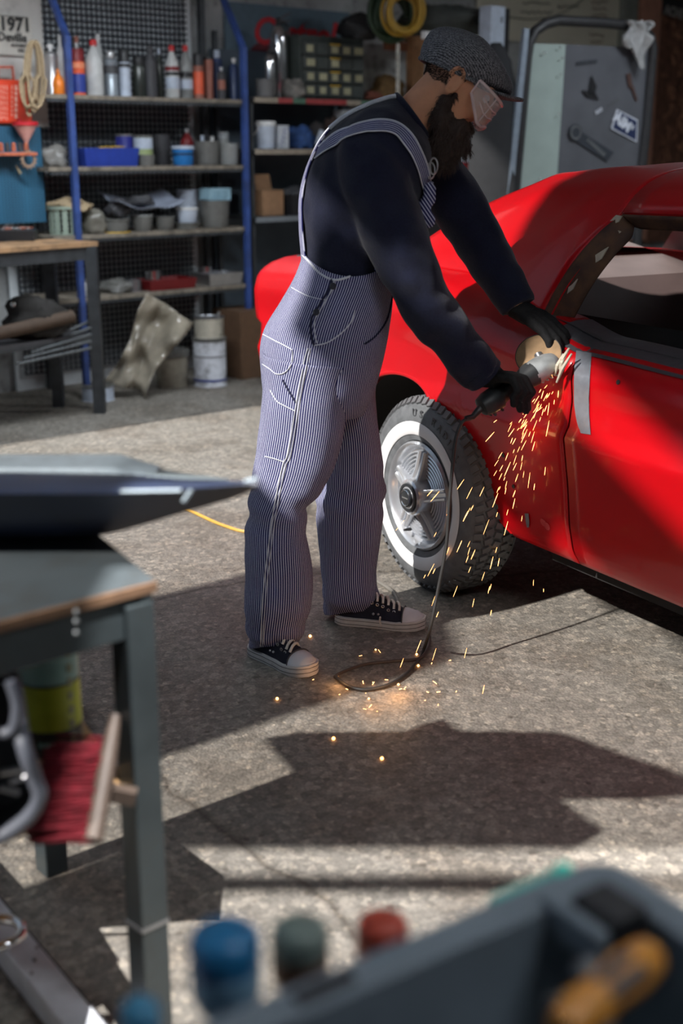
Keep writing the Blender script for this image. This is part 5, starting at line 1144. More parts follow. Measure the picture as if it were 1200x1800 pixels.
obj('hub_badge', MB().lathe([(.030, .044), (.030, .050), (.024, .053)], 32, WF), M('badge_black', (.02, .022, .025), .3), whl, 30)
obj('hub_badge_ring', MB().lathe([(.0235, .053), (.0255, .0545), (.0275, .053)], 32, WF, False, False), m_chrome, whl, 30)
hm_ = MB()
for k in range(5): hm_.prism([(-.016 + k * .0066, -.002), (-.0115 + k * .0066, -.002), (-.0115 + k * .0066, .002), (-.016 + k * .0066, .002)], .053, .0545, WF)
hmo = obj('hub_mark', hm_, m_silver, whl, 0); hmo['kind'] = 'stuff'
obj('valve_stem', MB().tube([WF @ Vector((-.055, -.128, -.005)), WF @ Vector((-.04, -.122, .028))], [.006, .004], 8), m_blk, whl, 60)
lm = M('tyre_letter', (.055, .06, .065), .6)
for ch, deg in (('U', 95), ('S', 87), ('R', 72), ('A', 64.5), ('D', 57), ('I', 51), ('A', 45), ('L', 38)):
    a = radians(deg); R = WF @ Matrix.Rotation(a - pi / 2, 4, 'Z') @ Matrix.Translation((0, .270, .0062))
    obj('tyre_lettering', text_mb(ch, .034, .003, R, 0, .0006), lm, whl, 0)
# ================================================================ THE MAN
man = thing('person', 'bearded man in striped overalls, navy sweater and flat cap leaning to grind the red car', 'person', (G(560, 1150).x, 3.42, 0))
def stripe_mat():
    m = bpy.data.materials.new('hickory_stripe'); m.use_nodes = True; nt = m.node_tree; N = nt.nodes; L = nt.links; b = N['Principled BSDF']
    uv = N.new('ShaderNodeUVMap'); uv.uv_map = 'UVMap'; sx = N.new('ShaderNodeSeparateXYZ'); L.new(uv.outputs['UV'], sx.inputs[0])
    mu = N.new('ShaderNodeMath'); mu.operation = 'MULTIPLY'; mu.inputs[1].default_value = 1 / .0064; L.new(sx.outputs[0], mu.inputs[0])
    fr = N.new('ShaderNodeMath'); fr.operation = 'FRACT'; L.new(mu.outputs[0], fr.inputs[0])
    r = N.new('ShaderNodeValToRGB'); e = r.color_ramp.elements; e[0].position = .0; e[0].color = (*C(40, 42, 92), 1); e[1].position = .56; e[1].color = (*C(40, 42, 92), 1)
    for p_, c in ((.64, C(200, 202, 222)), (.94, C(200, 202, 222)), (1.0, C(40, 42, 92))): q = e.new(p_); q.color = (*c, 1)
    L.new(fr.outputs[0], r.inputs['Fac'])
    tc = N.new('ShaderNodeTexCoord'); nz = N.new('ShaderNodeTexNoise'); nz.inputs['Scale'].default_value = 5; nz.inputs['Detail'].default_value = 4; L.new(tc.outputs['Object'], nz.inputs['Vector'])
    r2 = N.new('ShaderNodeValToRGB'); r2.color_ramp.elements[0].position = .3; r2.color_ramp.elements[0].color = (.82, .82, .82, 1); r2.color_ramp.elements[1].position = .7; r2.color_ramp.elements[1].color = (1, 1, 1, 1); L.new(nz.outputs['Fac'], r2.inputs['Fac'])
    mx = N.new('ShaderNodeMix'); mx.data_type = 'RGBA'; mx.blend_type = 'MULTIPLY'; mx.inputs[0].default_value = 1; L.new(r.outputs['Color'], mx.inputs[6]); L.new(r2.outputs['Color'], mx.inputs[7])
    L.new(mx.outputs[2], b.inputs['Base Color']); b.inputs['Roughness'].default_value = .9; b.inputs['Specular IOR Level'].default_value = .15
    return m
m_str = stripe_mat()
def bag(rings, nseg=56, sub=6, wr=None, ex=2.3, off=0.0, uv0=0.0):
    """cloth tube through rings (u_back, v_back, u_front, v_front, y, half depth, sag)"""
    R = crom(rings, sub); out = []; uvs = []; vlen = 0; prev = None
    for i, (ub, vb, uf, vf, y, B, sag) in enumerate(R):
        pb, pf = P(ub, vb, y), P(uf, vf, y); c = (pb + pf) / 2; ax = (pf - pb) / 2; A_ = ax.length; ax = ax.normalized() * (A_ + off); B2 = B + off; ring = []
        for j in range(nseg + 1):
            a = -pi / 2 + 2 * pi * j / nseg          # starts at the side facing the camera
            ca, sa = cos(a), sin(a); k = (abs(ca) ** ex + abs(sa) ** ex) ** (-1 / ex)
            p = c + ax * (ca * k) + Vector((0, B2 * sa * k, 0)) + Vector((0, 0, -sag * max(0, -sa) ** 2))
            if wr:
                n_ = (ax.normalized() * ca + Vector((0, sa, 0))); p = p + n_ * wr(p, i / (len(R) - 1), a)
            ring.append(p)
        if prev is not None: vlen += (c - prev).length
        prev = c; h = nseg // 2; u = [0.0] * (nseg + 1)
        for j in range(1, nseg + 1): u[j] = u[j - 1] + (ring[j] - ring[j - 1]).length
        tot = u[-1]; u = [q if q < tot / 2 else q - tot for q in u]     # seam at the far side
        # keep both sides continuous around the camera-facing seam
        out.append(ring); uvs.append([(q + uv0, vlen) for q in u])
    # open ring (duplicate seam) so the stripes do not wrap
    half = nseg // 2
    rings2 = [r[half + 1:] + r[:half + 1 + 1] for r in [x[:-1] + [x[0]] for x in out]]
    uv2 = [q[half + 1:] + q[:half + 2] for q in [x[:-1] + [x[0]] for x in uvs]]
    for q in uv2:                                    # make u monotonic
        for j in range(1, len(q)):
            while q[j][0] - q[j - 1][0] < -.05: q[j] = (q[j][0], q[j][1]); break
    return rings2, uv2
def bag_mb(rings, **k):
    r, u = bag(rings, **k); return MB().loft(r, False, False, False, u)
def wr_leg(amp, fz=9, knee=None, hem=None):
    def f(p, t, a):
        q = Vector((p.x * 9, p.y * 9, p.z * 3.2)); d = amp * noise.noise(q) + amp * .6 * noise.noise(Vector((p.x * 5 + 9, p.y * 5, p.z * 14)))
        if knee: d += amp * .9 * math.exp(-((t - knee) / .10) ** 2) * sin(p.z * 70 + p.x * 25)
        if hem: d += amp * .7 * max(0, (t - hem) / (1 - hem)) * sin(p.z * 95 + a * 1.5)
        return d
    return f
# --- overalls
HIP = [(531, 440, 690, 452, 3.42, .150, .045), (528, 458, 690, 468, 3.42, .153, .03), (515, 492, 691, 495, 3.42, .157, .012), (492, 532, 690, 530, 3.42, .166, 0), (468, 572, 686, 570, 3.42, .176, 0), (458, 612, 679, 610, 3.42, .18, 0), (459, 650, 668, 650, 3.42, .178, 0), (464, 690, 655, 690, 3.42, .165, 0), (480, 725, 640, 725, 3.42, .12, 0)]
NL = [(462, 620, 640, 640, 3.345, .115, 0), (460, 665, 622, 675, 3.345, .115, 0), (460, 705, 612, 705, 3.34, .113, 0), (455, 760, 604, 760, 3.335, .108, 0), (447, 820, 588, 820, 3.325, .102, 0), (441, 868, 560, 868, 3.32, .095, 0), (436, 905, 541, 900, 3.315, .09, 0), (432, 950, 541, 950, 3.31, .09, 0), (429, 1000, 548, 1000, 3.305, .092, 0), (428, 1050, 547, 1050, 3.30, .092, 0), (430, 1100, 534, 1095, 3.315, .080, 0), (438, 1136, 526, 1128, 3.325, .068, -.02)]
FL_ = [(545, 620, 670, 640, 3.50, .115, 0), (555, 690, 661, 690, 3.53, .11, 0), (572, 760, 665, 760, 3.56, .105, 0), (568, 820, 673, 820, 3.585, .10, 0), (558, 870, 675, 870, 3.60, .096, 0), (556, 905, 672, 905, 3.605, .094, 0), (560, 950, 667, 950, 3.61, .092, 0), (563, 1000, 661, 1000, 3.615, .09, 0), (566, 1045, 666, 1042, 3.62, .09, 0), (569, 1076, 674, 1062, 3.635, .075, -.015)]
hip = bag_mb(HIP, nseg=72, sub=6, wr=wr_leg(.004)); nleg = bag_mb(NL, nseg=64, sub=6, wr=wr_leg(.0065, knee=.52, hem=.8), uv0=.003); fleg = bag_mb(FL_, nseg=64, sub=6, wr=wr_leg(.0065, knee=.45, hem=.8))
ov = obj('overalls', MB().add(hip.v, hip.f, [hip.uv[i] for i in range(len(hip.v))]), m_str, man, 80, label='blue and white hickory striped overalls')
lgo = obj('trouser_leg', nleg, m_str, ov, 80); lgf = obj('trouser_leg', fleg, m_str, ov, 80)
for o in (ov, lgo, lgf):
    s_ = o.modifiers.new('t', 'SOLIDIFY'); s_.thickness = .003; s_.offset = -1
# --- sweater
m_swt = M('navy_knit', C(24, 27, 44), .95, var=.15, scale=180, bump=.25, spec=.1, sheen=.15)
TOR = [(534, 505, 680, 500, 3.42, .140, 0), (534, 455, 686, 462, 3.42, .142, 0), (530, 400, 710, 428, 3.42, .152, 0), (531, 342, 733, 392, 3.42, .168, 0), (546, 287, 748, 352, 3.425, .186, 0), (572, 240, 756, 318, 3.43, .196, 0), (608, 207, 760, 288, 3.43, .186, 0), (645, 187, 760, 268, 3.43, .155, 0), (676, 175, 757, 255, 3.43, .10, 0), (694, 170, 755, 247, 3.43, .072, 0), (702, 170, 752, 238, 3.43, .066, 0)]
tor = bag_mb(TOR, nseg=64, sub=6, wr=wr_leg(.0045), ex=2.15)
def limb(pts, n=26, wr=None, sub=6):
    """pts: (u, v, y, radius px) -> tube with folds"""
    R = crom(pts, sub); P3 = [P(u, v, y) for u, v, y, r in R]; rr_ = [r * proj(p)[2] / FPX for (u, v, y, r), p in zip(R, P3)]
    mb = MB(); mb.tube(P3, rr_, n)
    if wr: mb.v = [q + wr(q) for q in mb.v]
    return mb
def foldw(amp): return lambda q: Vector((noise.noise(q * 13 + Vector((1, 2, 3))), noise.noise(q * 13 + Vector((7, 2, 3))), noise.noise(q * 13 + Vector((1, 9, 3))))) * amp
NA = [(628, 262, 3.33, 50), (650, 300, 3.29, 63), (674, 365, 3.27, 61), (700, 430, 3.255, 55), (732, 502, 3.25, 50), (772, 566, 3.26, 45), (812, 618, 3.275, 41), (846, 655, 3.29, 38)]
FA = [(735, 290, 3.56, 45), (770, 310, 3.60, 48), (812, 372, 3.60, 48), (848, 435, 3.575, 44), (880, 487, 3.545, 38), (912, 540, 3.51, 34)]
narm = limb(NA, 30, foldw(.010)); farm = limb(FA, 26, foldw(.006))
swm = MB().add(tor.v, tor.f)
swall = MB().add(tor.v, tor.f).add(narm.v, narm.f).add(farm.v, farm.f)
# close the torso for a clean remesh
tc_ = MB(); r_, u_ = bag(TOR, nseg=64, sub=6, wr=wr_leg(.0045), ex=2.15); tc_.loft([q[:-1] for q in r_])
sw_mb = remeshed(MB().add(tc_.v, tc_.f).add(narm.v, narm.f).add(farm.v, farm.f), .007, 3)
sw_mb.v = [q + Vector((noise.noise(q * 22), noise.noise(q * 22 + Vector((4, 4, 4))), noise.noise(q * 22 + Vector((8, 1, 2))))) * .0035 + Vector((0, -1, 0)) * .006 * noise.noise(Vector((q.x * 14 + q.z * 10, q.y * 6, q.z * 20 - q.x * 12))) for q in sw_mb.v]
sw = obj('sweater', sw_mb, m_swt, man, 80, label='dark navy knitted sweater')
sbv = bvh_of(sw_mb); lbv = bvh_of(hip, nleg, fleg)
# collar band
cr_ = [P(u, v, 3.43) for u, v in ((697, 169), (752, 245))]; cc = (cr_[0] + cr_[1]) / 2; cax = (cr_[1] - cr_[0]) / 2
obj('collar', MB().tube([cc + cax * cos(a) * 1.02 + Vector((0, .070 * sin(a), 0)) for a in [2 * pi * i / 32 for i in range(33)]], .009, 8), m_swt, sw, 60)
obj('cuff', MB().tube([P(838, 646, 3.287), P(852, 660, 3.292)], [.056, .055], 24), m_swt, sw, 60)
# --- straps, bib, back panel
def strap_px(px, wdt, lift=.004, bv=None, sub=6, th=.003):
    hs = surf_line(bv or sbv, px, lift, sub); mb = MB(); pts = [h[0] for h in hs]; ns = [h[1] for h in hs]
    for _ in range(2): pts = [pts[0]] + [(pts[i - 1] + pts[i] * 2 + pts[i + 1]) / 4 for i in range(1, len(pts) - 1)] + [pts[-1]]; ns = [ns[0]] + [(ns[i - 1] + ns[i] * 2 + ns[i + 1]) / 4 for i in range(1, len(ns) - 1)] + [ns[-1]]
    N_ = len(pts); rings = []; uvs = []; acc = 0
    for i, p in enumerate(pts):
        t = (pts[min(i + 1, N_ - 1)] - pts[max(i - 1, 0)]).normalized(); nn = ns[i].normalized(); sd2 = t.cross(nn).normalized() * wdt / 2
        rings.append([p - sd2, p - sd2 + nn * th, p + sd2 + nn * th, p + sd2]); uvs.append([(0, acc), (.0, acc), (wdt, acc), (wdt, acc)])
    return mb.loft(rings, True, True, True, uvs), pts, ns
mb, sp_, sn_ = strap_px([(560, 270), (585, 250), (620, 232), (660, 223), (694, 227), (718, 250), (738, 290), (748, 330)], .040)
obj('shoulder_strap', mb, m_str, ov, 60)
m_wht = M('stitch_white', C(205, 208, 215), .9); 
for off in (.019, -.019):
    N_ = len(sp_); pts = [sp_[i] + (sp_[min(i + 1, N_ - 1)] - sp_[max(i - 1, 0)]).normalized().cross(sn_[i]).normalized() * off + sn_[i] * .003 for i in range(N_)]; obj('strap_edge', MB().tube(pts, .0022, 5), m_wht, ov, 60)
def tor_pt(i, a, off):
    ub, vb, uf, vf, y, B, s = i; pb, pf = P(ub, vb, y), P(uf, vf, y); c = (pb + pf) / 2; ax = (pf - pb) / 2; n_ = (ax.normalized() * cos(a) + Vector((0, sin(a), 0))).normalized(); ex = 2.15; k = (abs(cos(a)) ** ex + abs(sin(a)) ** ex) ** (-1 / ex)
    return c + ax * cos(a) * k + Vector((0, B * sin(a) * k, 0)) + n_ * off
TR_ = crom(TOR, 6)
def patch_of(i0, i1, a0, a1, off, na=16):
    rings = []; uvs = []
    for i in range(i0, i1 + 1):
        f = (i - i0) / max(1, i1 - i0); aa0, aa1 = (a0(f), a1(f)); ring = [tor_pt(TR_[i], aa0 + (aa1 - aa0) * k / na, off) for k in range(na + 1)]; acc = 0; u = [0]
        for k in range(na): acc += (ring[k + 1] - ring[k]).length; u.append(acc)
        mid_ = acc / 2; rings.append(ring); uvs.append([(q - mid_, i * .02) for q in u])
    return MB().loft(rings, False, False, False, uvs)
bib = patch_of(5, 30, lambda f: -.95 + .45 * f, lambda f: .95 - .45 * f, .009); bo_ = obj('bib', bib, m_str, ov, 80); s_ = bo_.modifiers.new('t', 'SOLIDIFY'); s_.thickness = .004
bp_ = patch_of(4, 32, lambda f: pi - .50 + .28 * f, lambda f: pi + .50 - .28 * f, .008); bo_ = obj('back_panel', bp_, m_str, ov, 80); s_ = bo_.modifiers.new('t', 'SOLIDIFY'); s_.thickness = .004
pts = [tor_pt(TR_[i], pi - .50 + .28 * (i - 4) / 28, .012) for i in range(4, 33)]; pts += [tor_pt(TR_[i], pi - .25 + .0 * i, .012) for i in range(33, 36)]
obj('back_edge', MB().tube(pts, .0028, 5), m_wht, ov, 60)
# far strap seen along the top of the back
pts = [tor_pt(TR_[i], pi + .25 + .3 * (i - 32) / 24, .010) for i in range(32, 55)]; obj('shoulder_strap', MB().tube(pts, .006, 6), m_wht, ov, 60)
# clip hardware in front
m_clip = M('clip_nickel', (.6, .6, .62), .3, .9)
for (u, v) in ((757, 300), (762, 292)):
    c = P(u, v, 3.31); obj('strap_clip', MB().tube([c + Vector((.010 * cos(a), 0, .020 * sin(a))) for a in [2 * pi * i / 16 for i in range(17)]], .0025, 6), m_clip, ov, 60)
kn = MB(); random.seed(2)
for k in range(5): kn.ball(P(748 + random.uniform(-3, 7), 335 + k * 13, 3.30), (.018, .016, .022), 10, 8)
kb = remeshed(kn, .006, 2)
for i, q in enumerate(kb.v): kb.uv[i] = (q.x * .7 + q.z * .5, q.z)
obj('strap_knot', kb, m_str, ov, 60)
# seams, pocket edges, buttons
def seam(px, r=.0016, mat=None, lift=.002, nm='seam', bv=None):
    hs = surf_line(bv or lbv, px, lift, 6)
    if len(hs) > 2: obj(nm, MB().tube([h[0] for h in hs], r, 5), mat or m_wht, ov, 60)
seam([(541, 612), (535, 632), (522, 700), (506, 795), (496, 820), (480, 900), (470, 975), (462, 1050), (458, 1135)]); seam([(546, 612), (540, 634), (527, 702), (511, 797), (501, 822), (485, 902), (475, 976), (467, 1050), (462, 1135)], .0012)
m_nav = M('seam_navy', C(30, 32, 60), .9)
seam([(583, 490), (578, 508), (556, 545), (547, 562), (547, 590), (552, 607)], .0035, m_nav, .001, 'side_opening'); seam([(588, 492), (583, 510), (562, 547), (553, 565), (554, 590), (557, 603)], .0016)
seam([(552, 607), (575, 602), (600, 585), (617, 565), (623, 545)], .0018); seam([(463, 588), (480, 597), (500, 607), (514, 615)], .0014); seam([(514, 617), (512, 640), (500, 655), (486, 657), (474, 648), (462, 640)], .0014)
seam([(475, 685), (487, 705), (500, 713), (518, 722)], .0016); seam([(497, 668), (508, 688), (520, 708)], .003, m_nav, .001, 'pocket_opening'); seam([(466, 802), (482, 806), (500, 812)], .0014)
seam([(690, 512), (680, 560), (660, 590), (640, 605)], .003, m_nav, .001, 'fly_seam'); seam([(503, 500), (540, 520), (575, 528)], .0012)
seam([(531, 447), (545, 462), (562, 480), (588, 492), (620, 484), (655, 468), (688, 456)], .003, m_wht, .001, 'waist_hem')
for (u, v) in ((585, 503), (556, 549)):
    h = hit(lbv, u, v, .001); obj('button', MB().lathe([(.009, 0), (.009, .003), (.006, .005), (.003, .004)], 16, frame(h[0], h[1].orthogonal(), h[1].cross(h[1].orthogonal()))), M('button_dark', (.02, .02, .03), .4), ov, 30)
# --- shoes
def sneaker(heel, toe, label):
    heel = Vector((heel.x, heel.y, 0)); toe = Vector((toe.x, toe.y, 0)); d = (toe - heel); L_ = d.length; f = d.normalized(); sd2 = Vector((-f.y, f.x, 0))
    HW = [(0, .018), (.03, .029), (.1, .035), (.3, .035), (.5, .038), (.7, .045), (.82, .045), (.92, .037), (.97, .025), (1, .010)]
    TOPZ = [(0, .085), (.15, .088), (.35, .098), (.5, .088), (.65, .070), (.78, .056), (.9, .050), (1, .038)]
    def sec_(t, z0, z1, grow, n=14, arch=True):
        hw = smooth_tab(HW, t) + grow; c = heel + d * t; out = []
        for k in range(n + 1):
            a = pi * k / n; out.append(c + sd2 * (hw * cos(a) * (1 if sin(a) < .6 else 1)) + UZ * (z0 + (z1 - z0) * (sin(a) ** .75)))
        return out
    up_ = MB(); up_.loft([sec_(t, .012, smooth_tab(TOPZ, t), -.004) for t in [.02 + .96 * i / 30 for i in range(31)]], True)
    so_ = obj('sneaker', up_, M('canvas_navy', C(24, 26, 42), .9, var=.2, scale=90, bump=.15), man, 60, label=label)
    sole = MB(); ol = []
    for i in range(25): t = i / 24; ol.append((t, smooth_tab(HW, t) + .004))
    poly = [heel + d * (t * 1.02 - .01) + sd2 * w_ for t, w_ in ol] + [heel + d * (t * 1.02 - .01) - sd2 * w_ for t, w_ in reversed(ol)]
    cc_ = heel + d * .5
    def hz(p): t = (p - heel).dot(f) / L_; return .026 + .010 * max(0, (t - .7) / .3) + .004 * max(0, .15 - t) / .15
    sole.loft([[q.lerp(cc_, .03) + UZ * .001 for q in poly], [q + UZ * .004 for q in poly], [q + UZ * hz(q) for q in poly], [q.lerp(heel + d * ((q - heel).dot(f) / L_), .18) + UZ * (hz(q) + .001) for q in poly]])
    obj('sole', sole, M('rubber_white', C(205, 203, 200), .6, dirt=.25, var=.08), so_, 40)
    for z_ in (.021, .0085):
        obj('sole_stripe', MB().tube([q + (q - (heel + d * ((q - heel).dot(f) / L_))).normalized() * .0006 + UZ * (z_ + (hz(q) - .026) * .6) for q in poly[:38] if True] if False else [q + UZ * (z_ + (hz(q) - .026) * .7) for q in poly + poly[:1]], .0011, 4), m_dg, so_, 60)
    tcap = MB(); tcap.loft([sec_(t, .02, smooth_tab(TOPZ, t) + .003, -.001) for t in [.765 + .225 * i / 12 for i in range(13)]], True); obj('toe_cap', tcap, M('rubber_toe', C(205, 205, 210), .5, var=.06), so_, 50)
    obj('toe_seam', MB().tube([q + UZ * .003 for q in sec_(.765, .02, smooth_tab(TOPZ, .765) + .003, -.001)], .002, 5), m_dg, so_, 60)
    for k in range(5):
        t = .42 + k * .062; c = heel + d * t; zt__ = smooth_tab(TOPZ, t) + .004; w2 = .024
        obj('lace', MB().tube(crom([tuple(c + sd2 * w2 - UZ * .014 + UZ * zt__), tuple(c + sd2 * .012 + UZ * zt__ + f * .004), tuple(c - sd2 * .012 + UZ * zt__ + f * (.014)), tuple(c - sd2 * w2 + UZ * (zt__ - .014) + f * .016)], 4), .0042, 6), M('lace_white', C(215, 212, 205), .9), so_, 60)
        for s2 in (1, -1):
            q = c + sd2 * s2 * (w2 + .004) + UZ * (zt__ - .018); obj('eyelet', MB().tube([q + f * .004 * cos(a) + UZ * .004 * sin(a) for a in [2 * pi * i / 10 for i in range(11)]], .0014, 5), m_clip, so_, 60)
    for k in range(2):
        c = heel + d * (.44 + k * .055) - sd2 * (smooth_tab(HW, .4) - .003) + UZ * .046; obj('vent_eyelet', MB().ball(c, .004, 8, 6), m_clip, so_, 60)
    return so_
sneaker(G(447, 1146), G(549, 1189), 'navy canvas sneaker with white toe cap, near foot'); s2 = sneaker(G(592, 1092), G(746, 1104), 'navy canvas sneaker with white toe cap, far foot')
hp = G(592, 1092)
c = hp; obj('loose_lace', MB().tube([G(668, 1085, .06), G(667, 1092, .04), G(670, 1101, .02)], .003, 6), M('lace_white'), s2, 60)
# --- body (head, neck, trunk, limbs as one skin)
HC = P(803, 148, 3.42); hf = Vector((.735, -.10, -.67)).normalized(); hu = Vector((.67, 0, .74)); hu = (hu - hf * hu.dot(hf)).normalized(); hs = hf.cross(hu)      # hs: to the viewer's far/near side
if hs.y > 0: hs = -hs
def H(x, y, z): return HC + hf * x + hs * y + hu * z
ROWS = crom([(-.122, .035, .082, .026), (-.10, -.005, .096, .047), (-.07, -.045, .096, .058), (-.04, -.075, .093, .066), (-.01, -.092, .090, .071), (.02, -.10, .092, .074), (.05, -.10, .092, .075), (.08, -.09, .08, .069), (.105, -.065, .055, .052), (.118, -.02, .015, .02)], 4)
body = MB(); rings = []
for z_, xb, xf, hw in ROWS:
    c = (xb + xf) / 2; A_ = (xf - xb) / 2; rings.append([H(c + A_ * cos(a) * (1 if cos(a) < 0 else 1.0), hw * sin(a), z_) for a in [2 * pi * j / 32 for j in range(32)]])
body.loft(rings)
body.tube([H(.086, 0, .035), H(.100, 0, .012), H(.112, 0, -.014), H(.112, 0, -.030)], [.010, .012, .015, .012], 12)
for s_ in (-1, 1):
    body.ball(H(.104, .010 * s_, -.028), .009, 10, 8); body.ball(H(.078, .034 * s_, -.012), (.024), 10, 8)                # nostril wing, cheek
    body.tube([H(.080, .010 * s_, .045), H(.084, .03 * s_, .048), H(.070, .052 * s_, .040)], .009, 8)                     # brow
    Me = Matrix((hf, hs * s_, hu)).transposed()
    # ear: rim loop, bowl and lobe
    ec = Vector((-.006, .074 * s_, -.004)); rim = []
    for k in range(15):
        a = radians(-120 + 300 * k / 14); rim.append(H(ec.x + .019 * cos(a) - .004 * sin(a), ec.y + s_ * (.012 + .006 * (1 - cos(a)) * .5), ec.z + .032 * sin(a)))
    body.tube(rim, [.0055] * 15, 8); body.ball(H(ec.x - .002, ec.y + .004 * s_, ec.z), (.016, .008, .026), 10, 8, Me.to_4x4()); body.ball(H(ec.x + .004, ec.y + .010 * s_, ec.z - .031), .0085, 10, 8)
nk = [(P(722, 215, 3.43), .064), (P(738, 198, 3.43), .060), (P(762, 172, 3.425), .059), (P(785, 152, 3.42), .062)]
body.tube([a for a, _ in nk], [b for _, b in nk], 24)
# trunk and limbs under the clothes
def inner(rings, off, sub=3):
    r_, _ = bag(rings, nseg=24, sub=sub, off=off); return [q[:-1] for q in r_]
body.loft(inner(TOR[:-1], -.03)); body.loft(inner(HIP[1:8], -.03)); body.loft(inner(NL[:-1], -.035)); body.loft(inner(FL_[:-1], -.035))
body.tube([P(u, v, y) for u, v, y, r in NA], [r * .62 / 680 for *_, r in NA], 12); body.tube([P(u, v, y) for u, v, y, r in FA], [r * .66 / 660 for *_, r in FA], 12)
skin = M('skin', C(196, 140, 108), .55, var=.10, scale=26, spec=.35, bump=.05); b_ = skin.node_tree.nodes['Principled BSDF']; b_.inputs['Subsurface Weight'].default_value = .12; b_.inputs['Subsurface Radius'].default_value = (.02, .008, .004)
bd = remeshed(body, .0052, 2); bo = obj('body', bd, skin, man, 80)
# eyes behind the glasses
for s_ in (-1, 1):
    e = obj('eye', MB().ball(H(.079, .032 * s_, .020), .0125, 14, 10), M('eye_white', (.7, .68, .66), .3), man, 60); obj('iris', MB().ball(H(.0885, .033 * s_, .017), .0055, 10, 8), M('iris_brown', (.04, .02, .01), .2), e, 60)
    obj('eyebrow', MB().tube([H(.088, .012 * s_, .047), H(.092, .03 * s_, .051), H(.078, .052 * s_, .044)], [.003, .005, .002], 8), M('hair_dark', C(48, 34, 27), .8), man, 60)
# hair at the back and sides: short strands growing from a thin cap of stubble
m_hair = M('hair_dark'); bbv = bvh_of(bd); random.seed(6); hair = MB()
def scalp(x, y, z):
    o = H(-.005, 0, .01); d = (H(x, y, z) - o); r = bbv.ray_cast(o + d.normalized() * .5, -d.normalized()); return r[0], r[1]
cnt = 0
while cnt < 5200:
    a = random.uniform(radians(62), radians(298)); z_ = random.uniform(-.060, .055); x, y = cos(a), sin(a)
    if z_ < -.045 + .05 * max(0, x + .3) + .012 * noise.noise(Vector((a * 3, z_ * 30, 0))): continue
    if x > -.15 and z_ < .012: continue
    if x > .25: continue
    p, n_ = scalp(x * .1, y * .1, z_)
    if p is None: continue
    dn = (n_ * .6 - hu * .8 - hf * .3 + Vector((random.uniform(-.3, .3), random.uniform(-.3, .3), random.uniform(-.3, .3)))).normalized(); L_ = random.uniform(.003, .006)
    hair.tube([p - n_ * .001, p + dn * L_], [.0007, .0003], 3); cnt += 1
obj('hair', hair, m_hair, man, 0)
# beard: soft mass plus strands
bm_ = MB(); nzv = lambda q: q
for x, y, z, r in ((.058, 0, -.112, .050), (.078, 0, -.135, .046), (.095, 0, -.150, .038), (.030, .034, -.085, .036), (.030, -.034, -.085, .036), (.012, .058, -.055, .020), (.012, -.058, -.055, .020), (.018, .063, -.028, .011), (.018, -.063, -.028, .011), (.075, .025, -.085, .035), (.075, -.025, -.085, .035), (.098, .016, -.060, .016), (.098, -.016, -.060, .016), (.085, .036, -.068, .018), (.085, -.036, -.068, .018), (.112, 0, -.105, .030), (.055, 0, -.150, .036), (.072, 0, -.160, .028)): bm_.ball(H(x, y, z), r, 14, 10)
bm2 = remeshed(bm_, .006, 4); bm2.v = [q + Vector((noise.noise(q * 60), noise.noise(q * 60 + Vector((5, 1, 1))), noise.noise(q * 50 + Vector((9, 9, 1))))) * .004 for q in bm2.v]
m_brd = M('beard_brown', C(46, 31, 24), .75, var=.35, scale=60); bob = obj('beard', bm2, m_brd, man, 80)
st_ = MB(); random.seed(11); fidx = list(range(len(bm2.f)))
for k in range(2600):
    f = bm2.f[random.choice(fidx)]; p = sum((bm2.v[i] for i in f), Vector()) / len(f); n_ = (bm2.v[f[1]] - bm2.v[f[0]]).cross(bm2.v[f[2]] - bm2.v[f[0]]).normalized()
    low = max(0, -(p - HC).dot(hu) - .05) / .12
    d = (n_ * .55 + hf * .25 - hu * .75 + Vector((random.uniform(-.4, .4), random.uniform(-.4, .4), random.uniform(-.4, .4)))).normalized(); L_ = random.uniform(.008, .016) * (1 + 1.1 * low)
    st_.tube([p - n_ * .002, p + d * L_ * .6, p + (d - UZ * .25 + hf * .05).normalized() * L_], [.0009, .0007, .0003], 3)
so_ = obj('beard_strands', st_, m_brd, bob, 0)
# --- flat cap
cf = Vector((.905, -.09, -.415)).normalized(); cu_ = Vector((.415, 0, .905)); cu_ = (cu_ - cf * cu_.dot(cf)).normalized(); cs = cf.cross(cu_); CC = P(804, 132, 3.42)
def K(x, y, z): return CC + cf * x + cs * y + cu_ * z
CR = crom([(-.004, -.106, .100, .082), (.006, -.110, .108, .088), (.026, -.115, .126, .096), (.05, -.116, .142, .103), (.072, -.108, .140, .100), (.090, -.086, .118, .086), (.101, -.05, .078, .06), (.106, -.01, .03, .024)], 5); rings = []
for z_, xb, xf, hw in CR:
    c = (xb + xf) / 2; A_ = (xf - xb) / 2; ring = []
    for j in range(40):
        a = 2 * pi * j / 40; front = max(0, cos(a)); zz = z_ - .040 * front ** 2 * min(1, max(0, z_) / .05) * (1.0 if z_ > .0 else 0)
        q = K(c + A_ * cos(a), hw * sin(a), zz); nn = .0035 * noise.noise(q * 22) + .003 * noise.noise(q * 9 + Vector((3, 3, 3))); ring.append(q + (q - K(c, 0, zz)).normalized() * nn)
    rings.append(ring)
